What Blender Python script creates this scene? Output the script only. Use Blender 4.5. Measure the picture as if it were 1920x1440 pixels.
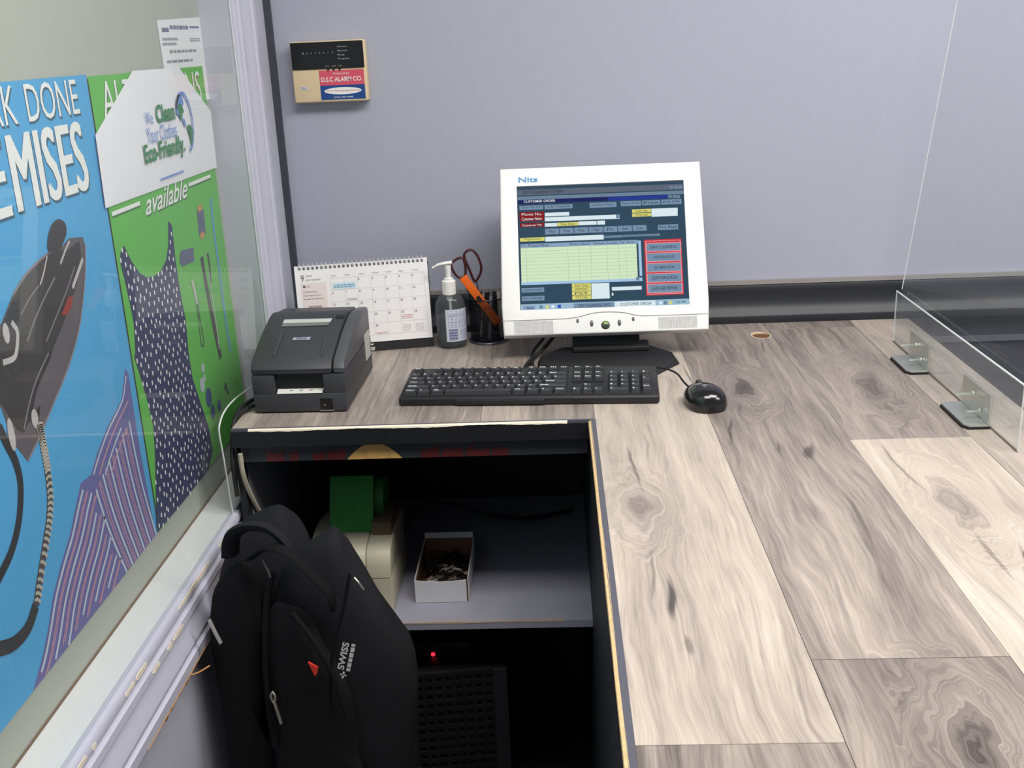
import bpy, bmesh, math, random
from mathutils import Vector, Matrix

random.seed(7)
for o in list(bpy.data.objects):
    bpy.data.objects.remove(o)
scene = bpy.context.scene
COL = scene.collection

# ------------------------------------------------------------------ camera
# world: x right along the back wall, y away from the viewer, z up; z = 0 is the counter top (floor at -0.90)
F_PX, CAM_H = 2000.0, 0.61
PITCH, YAW, ROLL = (math.radians(a) for a in (18.075, 2.629, -2.481))
def cam_rows():
    cp, sp, cy, sy, cr, sr = math.cos(PITCH), math.sin(PITCH), math.cos(YAW), math.sin(YAW), math.cos(ROLL), math.sin(ROLL)
    Y = Matrix(((cy, sy, 0), (-sy, cy, 0), (0, 0, 1)))
    B = Matrix(((1, 0, 0), (0, 0, -1), (0, 1, 0)))
    P = Matrix(((1, 0, 0), (0, cp, -sp), (0, sp, cp)))
    R = Matrix(((cr, -sr, 0), (sr, cr, 0), (0, 0, 1)))
    return R @ P @ B @ Y
CM = cam_rows()
CAM = Vector((0, 0, CAM_H))
cam_data = bpy.data.cameras.new('camera')
cam_data.sensor_width = 36.0
cam_data.lens = 36.0 * F_PX / 1920.0
cam_data.clip_start = 0.05
cam = bpy.data.objects.new('camera', cam_data)
COL.objects.link(cam)
rt, dn, fw = CM[0], CM[1], CM[2]
cam.matrix_world = Matrix(((rt.x, -dn.x, -fw.x, CAM.x), (rt.y, -dn.y, -fw.y, CAM.y), (rt.z, -dn.z, -fw.z, CAM.z), (0, 0, 0, 1)))
scene.camera = cam

# ------------------------------------------------------------------ world, lights, exposure
w = bpy.data.worlds.new('room_ambient')
scene.world = w
w.use_nodes = True
w.node_tree.nodes['Background'].inputs[0].default_value = (0.92, 0.95, 1.0, 1)
w.node_tree.nodes['Background'].inputs[1].default_value = 0.31
scene.view_settings.view_transform = 'Standard'
scene.view_settings.look = 'None'
scene.view_settings.gamma = 1.0
scene.view_settings.exposure = 0.0
scene.view_settings.use_curve_mapping = False
CEIL = 1.75
LIGHTS = [((1.20, 1.05), 28.5), ((0.22, 0.74), 25.0), ((2.6, 0.6), 30.0)]   # fluorescent troffers: centre, watts
def area_light(name, x, y, watts):
    l = bpy.data.lights.new(name, 'AREA')
    l.shape = 'RECTANGLE'
    l.size, l.size_y, l.energy = 1.15, 0.55, watts
    l.color = (1.0, 0.97, 0.93)
    o = bpy.data.objects.new(name, l)
    COL.objects.link(o)
    o.location = (x, y, CEIL - 0.035)
    return o
for (lx, ly), lw in LIGHTS:
    area_light('troffer_light', lx, ly, lw)

# ------------------------------------------------------------------ helpers
def lin(c):
    return tuple(((v / 255) / 12.92 if v <= 10 else (((v / 255) + 0.055) / 1.055) ** 2.4) for v in c[:3]) + (1.0,)

MATS = {}
def mat(name, rgb, rough=0.5, metal=0.0, spec=0.5, var=0.06, scale=40.0, bump=0.0, coat=0.0):
    """procedural paint / plastic: base colour with a little noise and optional fine relief"""
    if name in MATS:
        return MATS[name]
    m = bpy.data.materials.new(name)
    m.use_nodes = True
    nt = m.node_tree
    b = nt.nodes['Principled BSDF']
    b.inputs['Roughness'].default_value = rough
    b.inputs['Metallic'].default_value = metal
    b.inputs['Specular IOR Level'].default_value = spec
    if coat:
        b.inputs['Coat Weight'].default_value = coat
    tc = nt.nodes.new('ShaderNodeTexCoord')
    nz = nt.nodes.new('ShaderNodeTexNoise')
    nz.inputs['Scale'].default_value = scale
    nz.inputs['Detail'].default_value = 3
    nt.links.new(tc.outputs['Object'], nz.inputs['Vector'])
    mx = nt.nodes.new('ShaderNodeMix')
    mx.data_type = 'RGBA'
    c = lin(rgb)
    mx.inputs[6].default_value = tuple(max(0, v * (1 - var)) for v in c[:3]) + (1,)
    mx.inputs[7].default_value = tuple(min(1, v * (1 + var)) for v in c[:3]) + (1,)
    nt.links.new(nz.outputs['Fac'], mx.inputs[0])
    nt.links.new(mx.outputs[2], b.inputs['Base Color'])
    if bump:
        bp = nt.nodes.new('ShaderNodeBump')
        bp.inputs['Strength'].default_value = bump
        bp.inputs['Distance'].default_value = 0.002
        nt.links.new(nz.outputs['Fac'], bp.inputs['Height'])
        nt.links.new(bp.outputs['Normal'], b.inputs['Normal'])
    MATS[name] = m
    return m

def emit(name, rgb, strength=1.0):
    if name in MATS:
        return MATS[name]
    m = bpy.data.materials.new(name)
    m.use_nodes = True
    nt = m.node_tree
    nt.nodes.clear()
    out = nt.nodes.new('ShaderNodeOutputMaterial')
    e = nt.nodes.new('ShaderNodeEmission')
    e.inputs[0].default_value = lin(rgb)
    e.inputs[1].default_value = strength
    nt.links.new(e.outputs[0], out.inputs[0])
    MATS[name] = m
    return m

def sheet_mat(name, tint=(0.97, 0.985, 0.98), haze=0.05, haze_rgb=(225, 230, 230), ior=1.45, rough=0.02):
    """thin clear plastic: transparent + fresnel gloss + a little milky scatter"""
    m = bpy.data.materials.new(name)
    m.use_nodes = True
    nt = m.node_tree
    nt.nodes.clear()
    out = nt.nodes.new('ShaderNodeOutputMaterial')
    tr = nt.nodes.new('ShaderNodeBsdfTransparent')
    tr.inputs[0].default_value = tint + (1,)
    df = nt.nodes.new('ShaderNodeBsdfDiffuse')
    df.inputs[0].default_value = lin(haze_rgb)
    gl = nt.nodes.new('ShaderNodeBsdfGlossy')
    gl.inputs['Roughness'].default_value = rough
    lw = nt.nodes.new('ShaderNodeLayerWeight')
    lw.inputs[0].default_value = 0.5
    pw = nt.nodes.new('ShaderNodeMath')
    pw.operation = 'POWER'
    pw.inputs[1].default_value = 5.0
    nt.links.new(lw.outputs['Facing'], pw.inputs[0])
    f0 = ((ior - 1) / (ior + 1)) ** 2
    fr = nt.nodes.new('ShaderNodeMapRange')
    fr.inputs['To Min'].default_value = f0
    fr.inputs['To Max'].default_value = 0.54
    nt.links.new(pw.outputs[0], fr.inputs['Value'])
    nz = nt.nodes.new('ShaderNodeTexNoise')
    nz.inputs['Scale'].default_value = 9
    nz.inputs['Detail'].default_value = 4
    mr = nt.nodes.new('ShaderNodeMapRange')
    mr.inputs['To Min'].default_value = haze * 0.6
    mr.inputs['To Max'].default_value = haze * 1.4
    nt.links.new(nz.outputs['Fac'], mr.inputs['Value'])
    m1 = nt.nodes.new('ShaderNodeMixShader')
    m2 = nt.nodes.new('ShaderNodeMixShader')
    nt.links.new(mr.outputs[0], m1.inputs[0])
    nt.links.new(tr.outputs[0], m1.inputs[1])
    nt.links.new(df.outputs[0], m1.inputs[2])
    nt.links.new(fr.outputs[0], m2.inputs[0])
    nt.links.new(m1.outputs[0], m2.inputs[1])
    nt.links.new(gl.outputs[0], m2.inputs[2])
    nt.links.new(m2.outputs[0], out.inputs[0])
    MATS[name] = m
    return m

FRAME = {}                       # object name -> world matrix of the frame its children live in
def tag(o, label=None, cat=None, group=None, kind=None):
    if label: o['label'] = label
    if cat: o['category'] = cat
    if group: o['group'] = group
    if kind: o['kind'] = kind
    return o

def thing(name, label, cat, loc=(0, 0, 0), rotz=0.0, group=None, kind=None):
    o = bpy.data.objects.new(name, None)
    o.empty_display_size = 0.05
    COL.objects.link(o)
    o.location = loc
    o.rotation_euler = (0, 0, rotz)
    FRAME[o.name] = Matrix.Translation(Vector(loc)) @ Matrix.Rotation(rotz, 4, 'Z')
    return tag(o, label, cat, group, kind)

class MB:
    def __init__(s):
        s.v, s.f, s.mi, s.cur, s.pc, s.pid, s.auto = [], [], [], 0, 0, [], True
    def add(s, verts, faces):
        n = len(s.v)
        s.v += [Vector(p) for p in verts]
        s.f += [tuple(i + n for i in f) for f in faces]
        s.mi += [s.cur] * len(faces)
        s.pid += [s.pc] * len(faces)
        return s
    def bm(s, bm, M=None):
        bm.verts.index_update()
        vs = [(M @ v.co) if M else v.co.copy() for v in bm.verts]
        s.add(vs, [[v.index for v in f.verts] for f in bm.faces])
        bm.free()
        return s
    def box(s, x0, x1, y0, y1, z0, z1, r=0.0, seg=2, M=None):
        b = bmesh.new()
        bmesh.ops.create_cube(b, size=1.0)
        for v in b.verts:
            v.co = Vector(((x0 + x1) / 2 + v.co.x * (x1 - x0), (y0 + y1) / 2 + v.co.y * (y1 - y0), (z0 + z1) / 2 + v.co.z * (z1 - z0)))
        if r > 0:
            bmesh.ops.bevel(b, geom=b.edges[:], offset=r, segments=seg, profile=0.5, affect='EDGES', clamp_overlap=True)
        return s.bm(b, M)
    def prism(s, poly, axis, a, b, r=0.0, M=None):
        """extrude a polygon; axis 'x': poly=(y,z), 'y': (x,z), 'z': (x,y)"""
        bb = bmesh.new()
        def P(p, t):
            return {'x': (t, p[0], p[1]), 'y': (p[0], t, p[1]), 'z': (p[0], p[1], t)}[axis]
        A = [bb.verts.new(P(p, a)) for p in poly]
        B = [bb.verts.new(P(p, b)) for p in poly]
        n = len(poly)
        bb.faces.new(A); bb.faces.new(B[::-1])
        for i in range(n):
            bb.faces.new((A[i], B[i], B[(i + 1) % n], A[(i + 1) % n]))
        bmesh.ops.recalc_face_normals(bb, faces=bb.faces[:])
        if r > 0:
            es = [e for e in bb.edges if e.verts[0] in A and e.verts[1] in A or e.verts[0] in B and e.verts[1] in B]
            bmesh.ops.bevel(bb, geom=es, offset=r, segments=2, profile=0.5, affect='EDGES', clamp_overlap=True)
        return s.bm(bb, M)
    def lathe(s, prof, c=(0, 0, 0), n=24, sx=1.0, sy=1.0, M=None, a0=0.0, a1=2 * math.pi):
        full = abs(a1 - a0 - 2 * math.pi) < 1e-6
        m = n if full else n + 1
        vs, fs = [], []
        for (r, z) in prof:
            for i in range(m):
                a = a0 + (a1 - a0) * i / n
                p = Vector((c[0] + r * sx * math.cos(a), c[1] + r * sy * math.sin(a), c[2] + z))
                vs.append(M @ p if M else p)
        for j in range(len(prof) - 1):
            for i in range(n):
                k = (i + 1) % m
                fs.append((j * m + i, j * m + k, (j + 1) * m + k, (j + 1) * m + i))
        return s.add(vs, fs)
    def tube(s, pts, r, n=8, closed=False, flat=1.0, smooth=4, cap=True):
        pts = [Vector(p) for p in pts]
        if smooth > 1 and len(pts) > 2:
            pts = spline(pts, smooth, closed)
        N = len(pts)
        vs, fs = [], []
        up = Vector((0, 0, 1))
        prev = None
        for i, p in enumerate(pts):
            a = pts[(i - 1) % N] if (closed or i > 0) else p
            b = pts[(i + 1) % N] if (closed or i < N - 1) else p
            t = (b - a).normalized()
            if prev is None:
                prev = t.cross(up) if abs(t.dot(up)) < 0.95 else t.cross(Vector((1, 0, 0)))
            x = (prev - t * prev.dot(t)).normalized()
            prev = x
            y = t.cross(x)
            rr = r[i * len(r) // N] if isinstance(r, (list, tuple)) else r
            for k in range(n):
                an = 2 * math.pi * k / n
                vs.append(p + x * rr * math.cos(an) + y * rr * flat * math.sin(an))
        for i in range(N if closed else N - 1):
            j = (i + 1) % N
            for k in range(n):
                fs.append((i * n + k, i * n + (k + 1) % n, j * n + (k + 1) % n, j * n + k))
        if not closed and cap:
            fs.append(tuple(range(n))[::-1])
            fs.append(tuple((N - 1) * n + k for k in range(n)))
        return s.add(vs, fs)
    def ellipsoid(s, c, rx, ry, rz, n=16, m=10, M=None):
        b = bmesh.new()
        bmesh.ops.create_uvsphere(b, u_segments=n, v_segments=m, radius=1.0)
        for v in b.verts:
            v.co = Vector((c[0] + v.co.x * rx, c[1] + v.co.y * ry, c[2] + v.co.z * rz))
        return s.bm(b, M)
    def next(s):
        if s.auto: s.pc += 1
    def pieces(s, name, m, parent, world=True):
        """each separate print or piece becomes an object of its own"""
        for k in sorted(set(s.pid)):
            fs = [f for f, p in zip(s.f, s.pid) if p == k]
            ids = sorted({i for f in fs for i in f})
            new = {i: j for j, i in enumerate(ids)}
            q = MB()
            q.add([s.v[i] for i in ids], [tuple(new[i] for i in f) for f in fs])
            o = q.build(name, m, parent, world=world)
        return o
    def build(s, name, m, parent=None, smooth=False, world=True):
        me = bpy.data.meshes.new(name)
        vs = s.v
        if parent is not None and world:
            inv = FRAME[parent.name].inverted()
            vs = [inv @ p for p in vs]
        me.from_pydata([tuple(p) for p in vs], [], s.f)
        for mm in (m if isinstance(m, (list, tuple)) else [m]):
            me.materials.append(mm)
        for p, i in zip(me.polygons, s.mi):
            p.material_index = i
        me.update()
        if smooth:
            for p in me.polygons:
                p.use_smooth = True
            try:
                me.set_sharp_from_angle(angle=math.radians(40))
            except Exception:
                pass
        o = bpy.data.objects.new(name, me)
        COL.objects.link(o)
        if parent is not None:
            o.parent = parent
            FRAME[o.name] = FRAME[parent.name]
        else:
            FRAME[o.name] = Matrix.Identity(4)
        return o

def spline(pts, k, closed=False):
    out, N = [], len(pts)
    rng = range(N) if closed else range(N - 1)
    for i in rng:
        p0 = pts[(i - 1) % N] if (closed or i > 0) else pts[i] * 2 - pts[i + 1]
        p1, p2 = pts[i], pts[(i + 1) % N]
        p3 = pts[(i + 2) % N] if (closed or i + 2 < N) else p2 * 2 - p1
        for j in range(k):
            t = j / k
            out.append(0.5 * ((2 * p1) + (p2 - p0) * t + (2 * p0 - 5 * p1 + 4 * p2 - p3) * t * t + (3 * p1 - p0 - 3 * p2 + p3) * t ** 3))
    if not closed:
        out.append(pts[-1])
    return out

def ray(x, y):
    return CM.transposed() @ Vector(((x - 960) / F_PX, (y - 720) / F_PX, 1))
def onz(x, y, z=0.0):
    d = ray(x, y); return CAM + d * ((z - CAM.z) / d.z)
def ony(x, y, Y):
    d = ray(x, y); return CAM + d * (Y / d.y)
def onx(x, y, X):
    d = ray(x, y); return CAM + d * (X / d.x)

class Plane:
    """a printed or flat surface: origin, right, up, outward normal; measured positions become (u, v) on that surface"""
    def __init__(s, o, U, V):
        s.o, s.U, s.V = Vector(o), Vector(U).normalized(), Vector(V).normalized()
        s.N = s.U.cross(s.V)
    def at(s, u, v, n=0.0):
        return s.o + s.U * u + s.V * v + s.N * n
    def px(s, x, y):
        d = ray(x, y)
        p = CAM + d * ((s.o - CAM).dot(s.N) / d.dot(s.N)) - s.o
        return (p.dot(s.U), p.dot(s.V))
    def quad(s, mb, u0, v0, u1, v1, n):
        mb.next()
        mb.add([s.at(u0, v0, n), s.at(u1, v0, n), s.at(u1, v1, n), s.at(u0, v1, n)], [(0, 1, 2, 3)])
    def rect_px(s, mb, tl, br, n):
        a, b = s.px(*tl), s.px(*br)
        s.quad(mb, a[0], b[1], b[0], a[1], n)
    def poly(s, mb, uv, n):
        mb.next()
        mb.add([s.at(u, v, n) for u, v in uv], [tuple(range(len(uv)))])
    def poly_px(s, mb, pts, n, smooth=0):
        uv = [s.px(*p) for p in pts]
        if smooth:
            uv = [(q.x, q.y) for q in spline([Vector((a, b, 0)) for a, b in uv], smooth, True)]
        s.poly(mb, uv, n)
    def ribbon(s, mb, uv, wd, n, smooth=4):
        mb.next()
        pts = [Vector((a, b, 0)) for a, b in uv]
        if smooth > 1 and len(pts) > 2:
            pts = spline(pts, smooth)
        vs = []
        for i, p in enumerate(pts):
            t = (pts[min(i + 1, len(pts) - 1)] - pts[max(i - 1, 0)]).normalized()
            q = Vector((-t.y, t.x, 0)) * wd / 2
            vs += [s.at(p.x + q.x, p.y + q.y, n), s.at(p.x - q.x, p.y - q.y, n)]
        mb.add(vs, [(2 * i, 2 * i + 1, 2 * i + 3, 2 * i + 2) for i in range(len(pts) - 1)])
    def text(s, mb, txt, u0, v0, u1, v1, n, bold=0.0, shear=0.0):
        vs, fs = glyphs(txt, bold, shear)
        mb.next()
        xs, ys = [p[0] for p in vs], [p[1] for p in vs]
        ax, ay = min(xs), min(ys)
        kx, ky = (u1 - u0) / max(1e-6, max(xs) - ax), (v1 - v0) / max(1e-6, max(ys) - ay)
        mb.add([s.at(u0 + (x - ax) * kx, v0 + (y - ay) * ky, n) for x, y in vs], fs)
    def text_px(s, mb, txt, tl, br, n, bold=0.0, shear=0.0):
        a, b = s.px(*tl), s.px(*br)
        s.text(mb, txt, a[0], b[1], b[0], a[1], n, bold, shear)
    def disc(s, mb, u, v, ru, rv, n, k=24):
        s.poly(mb, [(u + ru * math.cos(2 * math.pi * i / k), v + rv * math.sin(2 * math.pi * i / k)) for i in range(k)], n)
    def dashes(s, mb, u0, v0, u1, v1, n, lines=3, fill=0.55, seed=1):
        """tiny unreadable print: short word-like bars"""
        mb.next()
        mb.auto = False
        rg = random.Random(seed)
        lh = (v1 - v0) / lines
        for i in range(lines):
            u = u0
            while u < u1:
                wl = min(u1 - u, (u1 - u0) * rg.uniform(0.08, 0.22))
                s.quad(mb, u, v0 + lh * i, u + wl, v0 + lh * (i + fill), n)
                u += wl + (u1 - u0) * 0.035
        mb.auto = True

GLY = {}
def glyphs(txt, bold, shear):
    k = (txt, bold, shear)
    if k not in GLY:
        c = bpy.data.curves.new('lettering', 'FONT')
        c.body = txt
        c.resolution_u = 3
        c.offset = bold
        c.shear = shear
        o = bpy.data.objects.new('lettering', c)
        me = bpy.data.meshes.new_from_object(o)
        GLY[k] = ([(v.co.x, v.co.y) for v in me.vertices], [tuple(p.vertices) for p in me.polygons])
        bpy.data.objects.remove(o)
        bpy.data.curves.remove(c)
        bpy.data.meshes.remove(me)
    return GLY[k]

# ------------------------------------------------------------------ materials of the setting
M_WALL = mat('lavender_wall_paint', (172, 175, 191), 0.7, var=0.03, scale=60, bump=0.05, spec=0.25)
M_CEIL = mat('ceiling_paint', (225, 225, 222), 0.8)
M_NAVY = mat('navy_wall_paint', (44, 47, 60), 0.5, var=0.12, scale=15)
M_SAGE = mat('sage_panel', (176, 180, 169), 0.55, var=0.03, scale=14)
M_SILL = mat('white_sill_paint', (226, 227, 228), 0.5, var=0.04, scale=25)
M_CASE = mat('lavender_white_gloss_paint', (196, 196, 212), 0.35, var=0.05, scale=30)
M_LOWWALL = mat('low_wall_paint', (190, 191, 204), 0.6, var=0.05, scale=20)
M_MOULD = mat('black_moulding_paint', (30, 32, 40), 0.45, var=0.15, scale=60)
M_GREYSTRIP = mat('grey_strip', (150, 146, 146), 0.7)
M_TRIMDK = mat('charcoal_corner_strip', (62, 64, 74), 0.5, var=0.2, scale=80)
M_FLOOR = mat('dark_floor_tile', (40, 40, 42), 0.6, var=0.2, scale=20)
M_BAREWOOD = mat('bare_wood', (222, 190, 142), 0.7, var=0.25, scale=120, bump=0.3)
M_PALEWOOD = mat('pale_chipped_wood', (244, 230, 208), 0.7, var=0.15, scale=150, bump=0.3)
M_CHARCOAL = mat('charcoal_panel', (46, 48, 54), 0.55, var=0.15, scale=30)
M_BLACKPANEL = mat('black_panel', (22, 22, 25), 0.5, var=0.2, scale=25)
M_EDGE = mat('grey_edge_trim', (84, 85, 96), 0.45, var=0.1, scale=60)
M_SHELF = mat('grey_shelf_paint', (158, 158, 172), 0.5, var=0.06, scale=20)
M_PLEXI = sheet_mat('clear_acrylic', haze=0.045, ior=1.5)
M_GUARD = sheet_mat('hazy_acrylic', haze=0.08, ior=1.35, haze_rgb=(215, 218, 228))  # clear sheet with a milky diffuse veil mixed in
M_PLEDGE = mat('acrylic_cut_edge', (222, 226, 224), 0.25, var=0.08, scale=200)

# ---- laminate wood: light oak to grey, knots and dark checks printed at their places on the sheet
def wood_material():
    m = bpy.data.materials.new('grey_oak_laminate')
    m.use_nodes = True
    nt = m.node_tree
    N, L = nt.nodes, nt.links
    bsdf = N['Principled BSDF']
    bsdf.inputs['Roughness'].default_value = 0.42
    bsdf.inputs['Specular IOR Level'].default_value = 0.35
    geo = N.new('ShaderNodeNewGeometry')
    info = N.new('ShaderNodeObjectInfo')
    sepc = N.new('ShaderNodeSeparateColor')
    L.new(info.outputs['Color'], sepc.inputs[0])
    def math_(op, a, b=None, clamp=False):
        n = N.new('ShaderNodeMath'); n.operation = op; n.use_clamp = clamp
        for i, v in enumerate((a, b)):
            if v is None: continue
            if isinstance(v, (int, float)): n.inputs[i].default_value = v
            else: L.new(v, n.inputs[i])
        return n.outputs[0]
    def comb(x, y, z=0.0):
        n = N.new('ShaderNodeCombineXYZ')
        for i, v in enumerate((x, y, z)):
            if isinstance(v, (int, float)): n.inputs[i].default_value = v
            else: L.new(v, n.inputs[i])
        return n.outputs[0]
    def noise(vec, scale=1.0, detail=3, rough=0.5, dist=0.0):
        n = N.new('ShaderNodeTexNoise')
        n.inputs['Scale'].default_value = scale; n.inputs['Detail'].default_value = detail
        n.inputs['Roughness'].default_value = rough; n.inputs['Distortion'].default_value = dist
        L.new(vec, n.inputs['Vector']); return n.outputs['Fac']
    def rng(v, a, b, c=0.0, d=1.0):
        n = N.new('ShaderNodeMapRange'); n.interpolation_type = 'SMOOTHSTEP'
        L.new(v, n.inputs['Value'])
        for nm, x in (('From Min', a), ('From Max', b), ('To Min', c), ('To Max', d)):
            n.inputs[nm].default_value = x
        return n.outputs[0]
    sx = N.new('ShaderNodeSeparateXYZ')
    L.new(geo.outputs['Position'], sx.inputs[0])
    X, Y = sx.outputs[0], sx.outputs[1]
    seed = math_('MULTIPLY', sepc.outputs[1], 40.0)
    # slow wander of the grain
    wob = math_('MULTIPLY', math_('SUBTRACT', noise(comb(math_('MULTIPLY', X, 9.0), math_('MULTIPLY', Y, 3.2), seed), 1.0, 3), 0.5), 0.05)
    gx = math_('ADD', X, wob)
    # knots: (x, y, half width, half length)
    knots = [(0.106, 1.315, 0.045, 0.11), (0.525, 1.30, 0.04, 0.13), (0.36, 0.80, 0.05, 0.12), (0.55, 1.80, 0.045, 0.15), (0.33, 1.80, 0.04, 0.11)]
    coord, keep, core = gx, None, None
    jx = math_('MULTIPLY', math_('SUBTRACT', noise(comb(math_('MULTIPLY', X, 26.0), math_('MULTIPLY', Y, 12.0), seed), 1.0, 3, 0.5), 0.5), 1.1)
    jy = math_('MULTIPLY', math_('SUBTRACT', noise(comb(math_('MULTIPLY', X, 22.0), math_('MULTIPLY', Y, 9.0), math_('ADD', seed, 5.0)), 1.0, 3, 0.5), 0.5), 1.3)
    for kx, ky, a, b in knots:
        dx = math_('ADD', math_('MULTIPLY', math_('SUBTRACT', gx, kx), 1 / a), jx)
        dy = math_('ADD', math_('MULTIPLY', math_('SUBTRACT', Y, ky), 1 / b), jy)
        d = math_('SQRT', math_('ADD', math_('MULTIPLY', dx, dx), math_('MULTIPLY', dy, dy)))
        wgt = rng(d, 0.35, 1.5, 1.0, 0.0)
        n = N.new('ShaderNodeMix')
        L.new(wgt, n.inputs[0]); L.new(coord, n.inputs[2]); L.new(math_('MULTIPLY', d, a), n.inputs[3])
        coord = n.outputs[0]
        keep = wgt if keep is None else math_('MAXIMUM', keep, wgt)
        c = rng(d, 0.0, 0.75, 1.0, 0.0)
        core = c if core is None else math_('MAXIMUM', core, c)
    along = math_('MULTIPLY', Y, math_('SUBTRACT', 1.0, math_('MULTIPLY', keep, 0.75)))
    grain = noise(comb(math_('MULTIPLY', coord, 150.0), math_('MULTIPLY', along, 6.0), seed), 1.0, 5, 0.62, 0.4)
    fine = noise(comb(math_('MULTIPLY', coord, 420.0), math_('MULTIPLY', along, 16.0), seed), 1.0, 3, 0.6)
    slow = noise(comb(math_('MULTIPLY', gx, 11.0), math_('MULTIPLY', Y, 2.6), math_('ADD', seed, 7.0)), 1.0, 3, 0.55)
    streak = noise(comb(math_('MULTIPLY', coord, 52.0), math_('MULTIPLY', along, 2.2), math_('ADD', seed, 3.0)), 1.0, 4, 0.6)
    t = math_('ADD', sepc.outputs[0], math_('MULTIPLY', math_('SUBTRACT', slow, 0.5), 0.62))
    t = math_('ADD', t, math_('MULTIPLY', math_('SUBTRACT', grain, 0.5), 0.60))
    t = math_('ADD', t, math_('MULTIPLY', math_('SUBTRACT', fine, 0.5), 0.36))
    t = math_('ADD', t, math_('MULTIPLY', math_('SUBTRACT', streak, 0.5), 0.55))
    t = math_('SUBTRACT', t, math_('MULTIPLY', core, 0.26))
    # dark checks and pith marks: (x, y, half width, half length, turn, depth)
    marks = [(0.122, 1.075, 0.005, 0.05, 0.05, 0.9), (0.108, 1.13, 0.003, 0.06, 0.1, 0.5), (0.128, 0.975, 0.005, 0.018, 0.0, 0.5),
             (0.105, 1.46, 0.003, 0.09, -0.12, 0.55), (0.545, 1.115, 0.004, 0.07, 0.1, 0.9), (0.515, 1.16, 0.003, 0.06, 0.05, 0.5),
             (0.375, 1.50, 0.010, 0.03, 0.3, 0.8), (0.33, 1.52, 0.003, 0.03, 0.1, 0.6), (0.27, 1.60, 0.0025, 0.06, 0.1, 0.7),
             (0.375, 1.26, 0.004, 0.12, 0.05, 0.45), (0.488, 1.43, 0.003, 0.09, -0.05, 0.5), (0.235, 1.88, 0.0025, 0.06, -0.05, 0.55),
             (0.40, 2.06, 0.003, 0.05, 0.1, 0.5), (0.30, 1.70, 0.003, 0.02, 0.1, 0.5), (0.435, 0.79, 0.006, 0.02, 0.3, 0.5)]
    dark = None
    for mx_, my_, a, b, tn, dep in marks:
        ex = math_('SUBTRACT', gx, mx_); ey = math_('SUBTRACT', Y, my_)
        ux = math_('MULTIPLY', math_('SUBTRACT', ex, math_('MULTIPLY', ey, tn)), 1 / a)
        uy = math_('MULTIPLY', ey, 1 / b)
        d = math_('SQRT', math_('ADD', math_('MULTIPLY', ux, ux), math_('MULTIPLY', uy, uy)))
        d = math_('ADD', d, math_('MULTIPLY', math_('SUBTRACT', grain, 0.5), 1.6))
        k = rng(d, 0.4, 1.25, dep, 0.0)
        dark = k if dark is None else math_('MAXIMUM', dark, k)
    cr = N.new('ShaderNodeValToRGB')
    e = cr.color_ramp.elements
    e[0].position, e[0].color = 0.0, lin((66, 60, 58))
    e[1].position, e[1].color = 1.0, lin((204, 193, 180))
    for p, c in ((0.22, (104, 96, 92)), (0.42, (138, 128, 122)), (0.62, (166, 155, 146)), (0.8, (188, 176, 164))):
        q = cr.color_ramp.elements.new(p); q.color = lin(c)
    L.new(t, cr.inputs[0])
    mx = N.new('ShaderNodeMix'); mx.data_type = 'RGBA'
    L.new(dark, mx.inputs[0]); L.new(cr.outputs[0], mx.inputs[6]); mx.inputs[7].default_value = lin((70, 62, 60))
    L.new(mx.outputs[2], bsdf.inputs['Base Color'])
    bp = N.new('ShaderNodeBump')
    bp.inputs['Strength'].default_value = 0.12; bp.inputs['Distance'].default_value = 0.001
    L.new(grain, bp.inputs['Height']); L.new(bp.outputs[0], bsdf.inputs['Normal'])
    return m
M_WOOD = wood_material()

# ------------------------------------------------------------------ the room
XW, XP, XPANEL, YB = -0.572, -0.570, -0.628, 2.27        # left wall plane, acrylic plane, recessed panel plane, back wall
FL = -0.90
JY, SZ = 2.013, -0.158                                   # far jamb and sill of the left window recess
def struct(name, mb, m, smooth=False):
    return tag(mb.build(name, m, None, smooth), kind='structure')
struct('floor', MB().box(-0.75, 4.0, -2.2, YB + 0.1, FL - 0.05, FL), M_FLOOR)
wb = struct('wall_back', MB().box(-0.75, 4.0, YB, YB + 0.1, FL, CEIL), M_WALL)
tag(wb, 'plain lavender grey painted wall behind the counter')
MB().box(0.756, 4.0, YB - 0.004, YB, FL, 0.0).build('wainscot_panel', M_NAVY, wb)
MB().box(0.756, 4.0, YB - 0.010, YB - 0.004, -0.062, -0.050).build('panel_bead', mat('navy_bead', (92, 92, 104), 0.5), wb)
wl = MB()
wl.box(XW - 0.13, XW, -2.2, YB, FL, SZ)                   # below the window
wl.box(XW - 0.13, XW, JY, YB, SZ, CEIL)                   # between window and back wall
wl.box(XW - 0.13, XW, -2.2, 0.30, SZ, CEIL)
wl.box(XW - 0.13, XW, 0.30, JY, 1.25, CEIL)
wlo = struct('wall_left', wl, M_LOWWALL)
tag(wlo, 'grey painted side wall below and around the recessed poster window')
ce = struct('ceiling', MB().box(-0.75, 4.0, -2.2, YB + 0.1, CEIL, CEIL + 0.05), M_CEIL)
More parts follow.
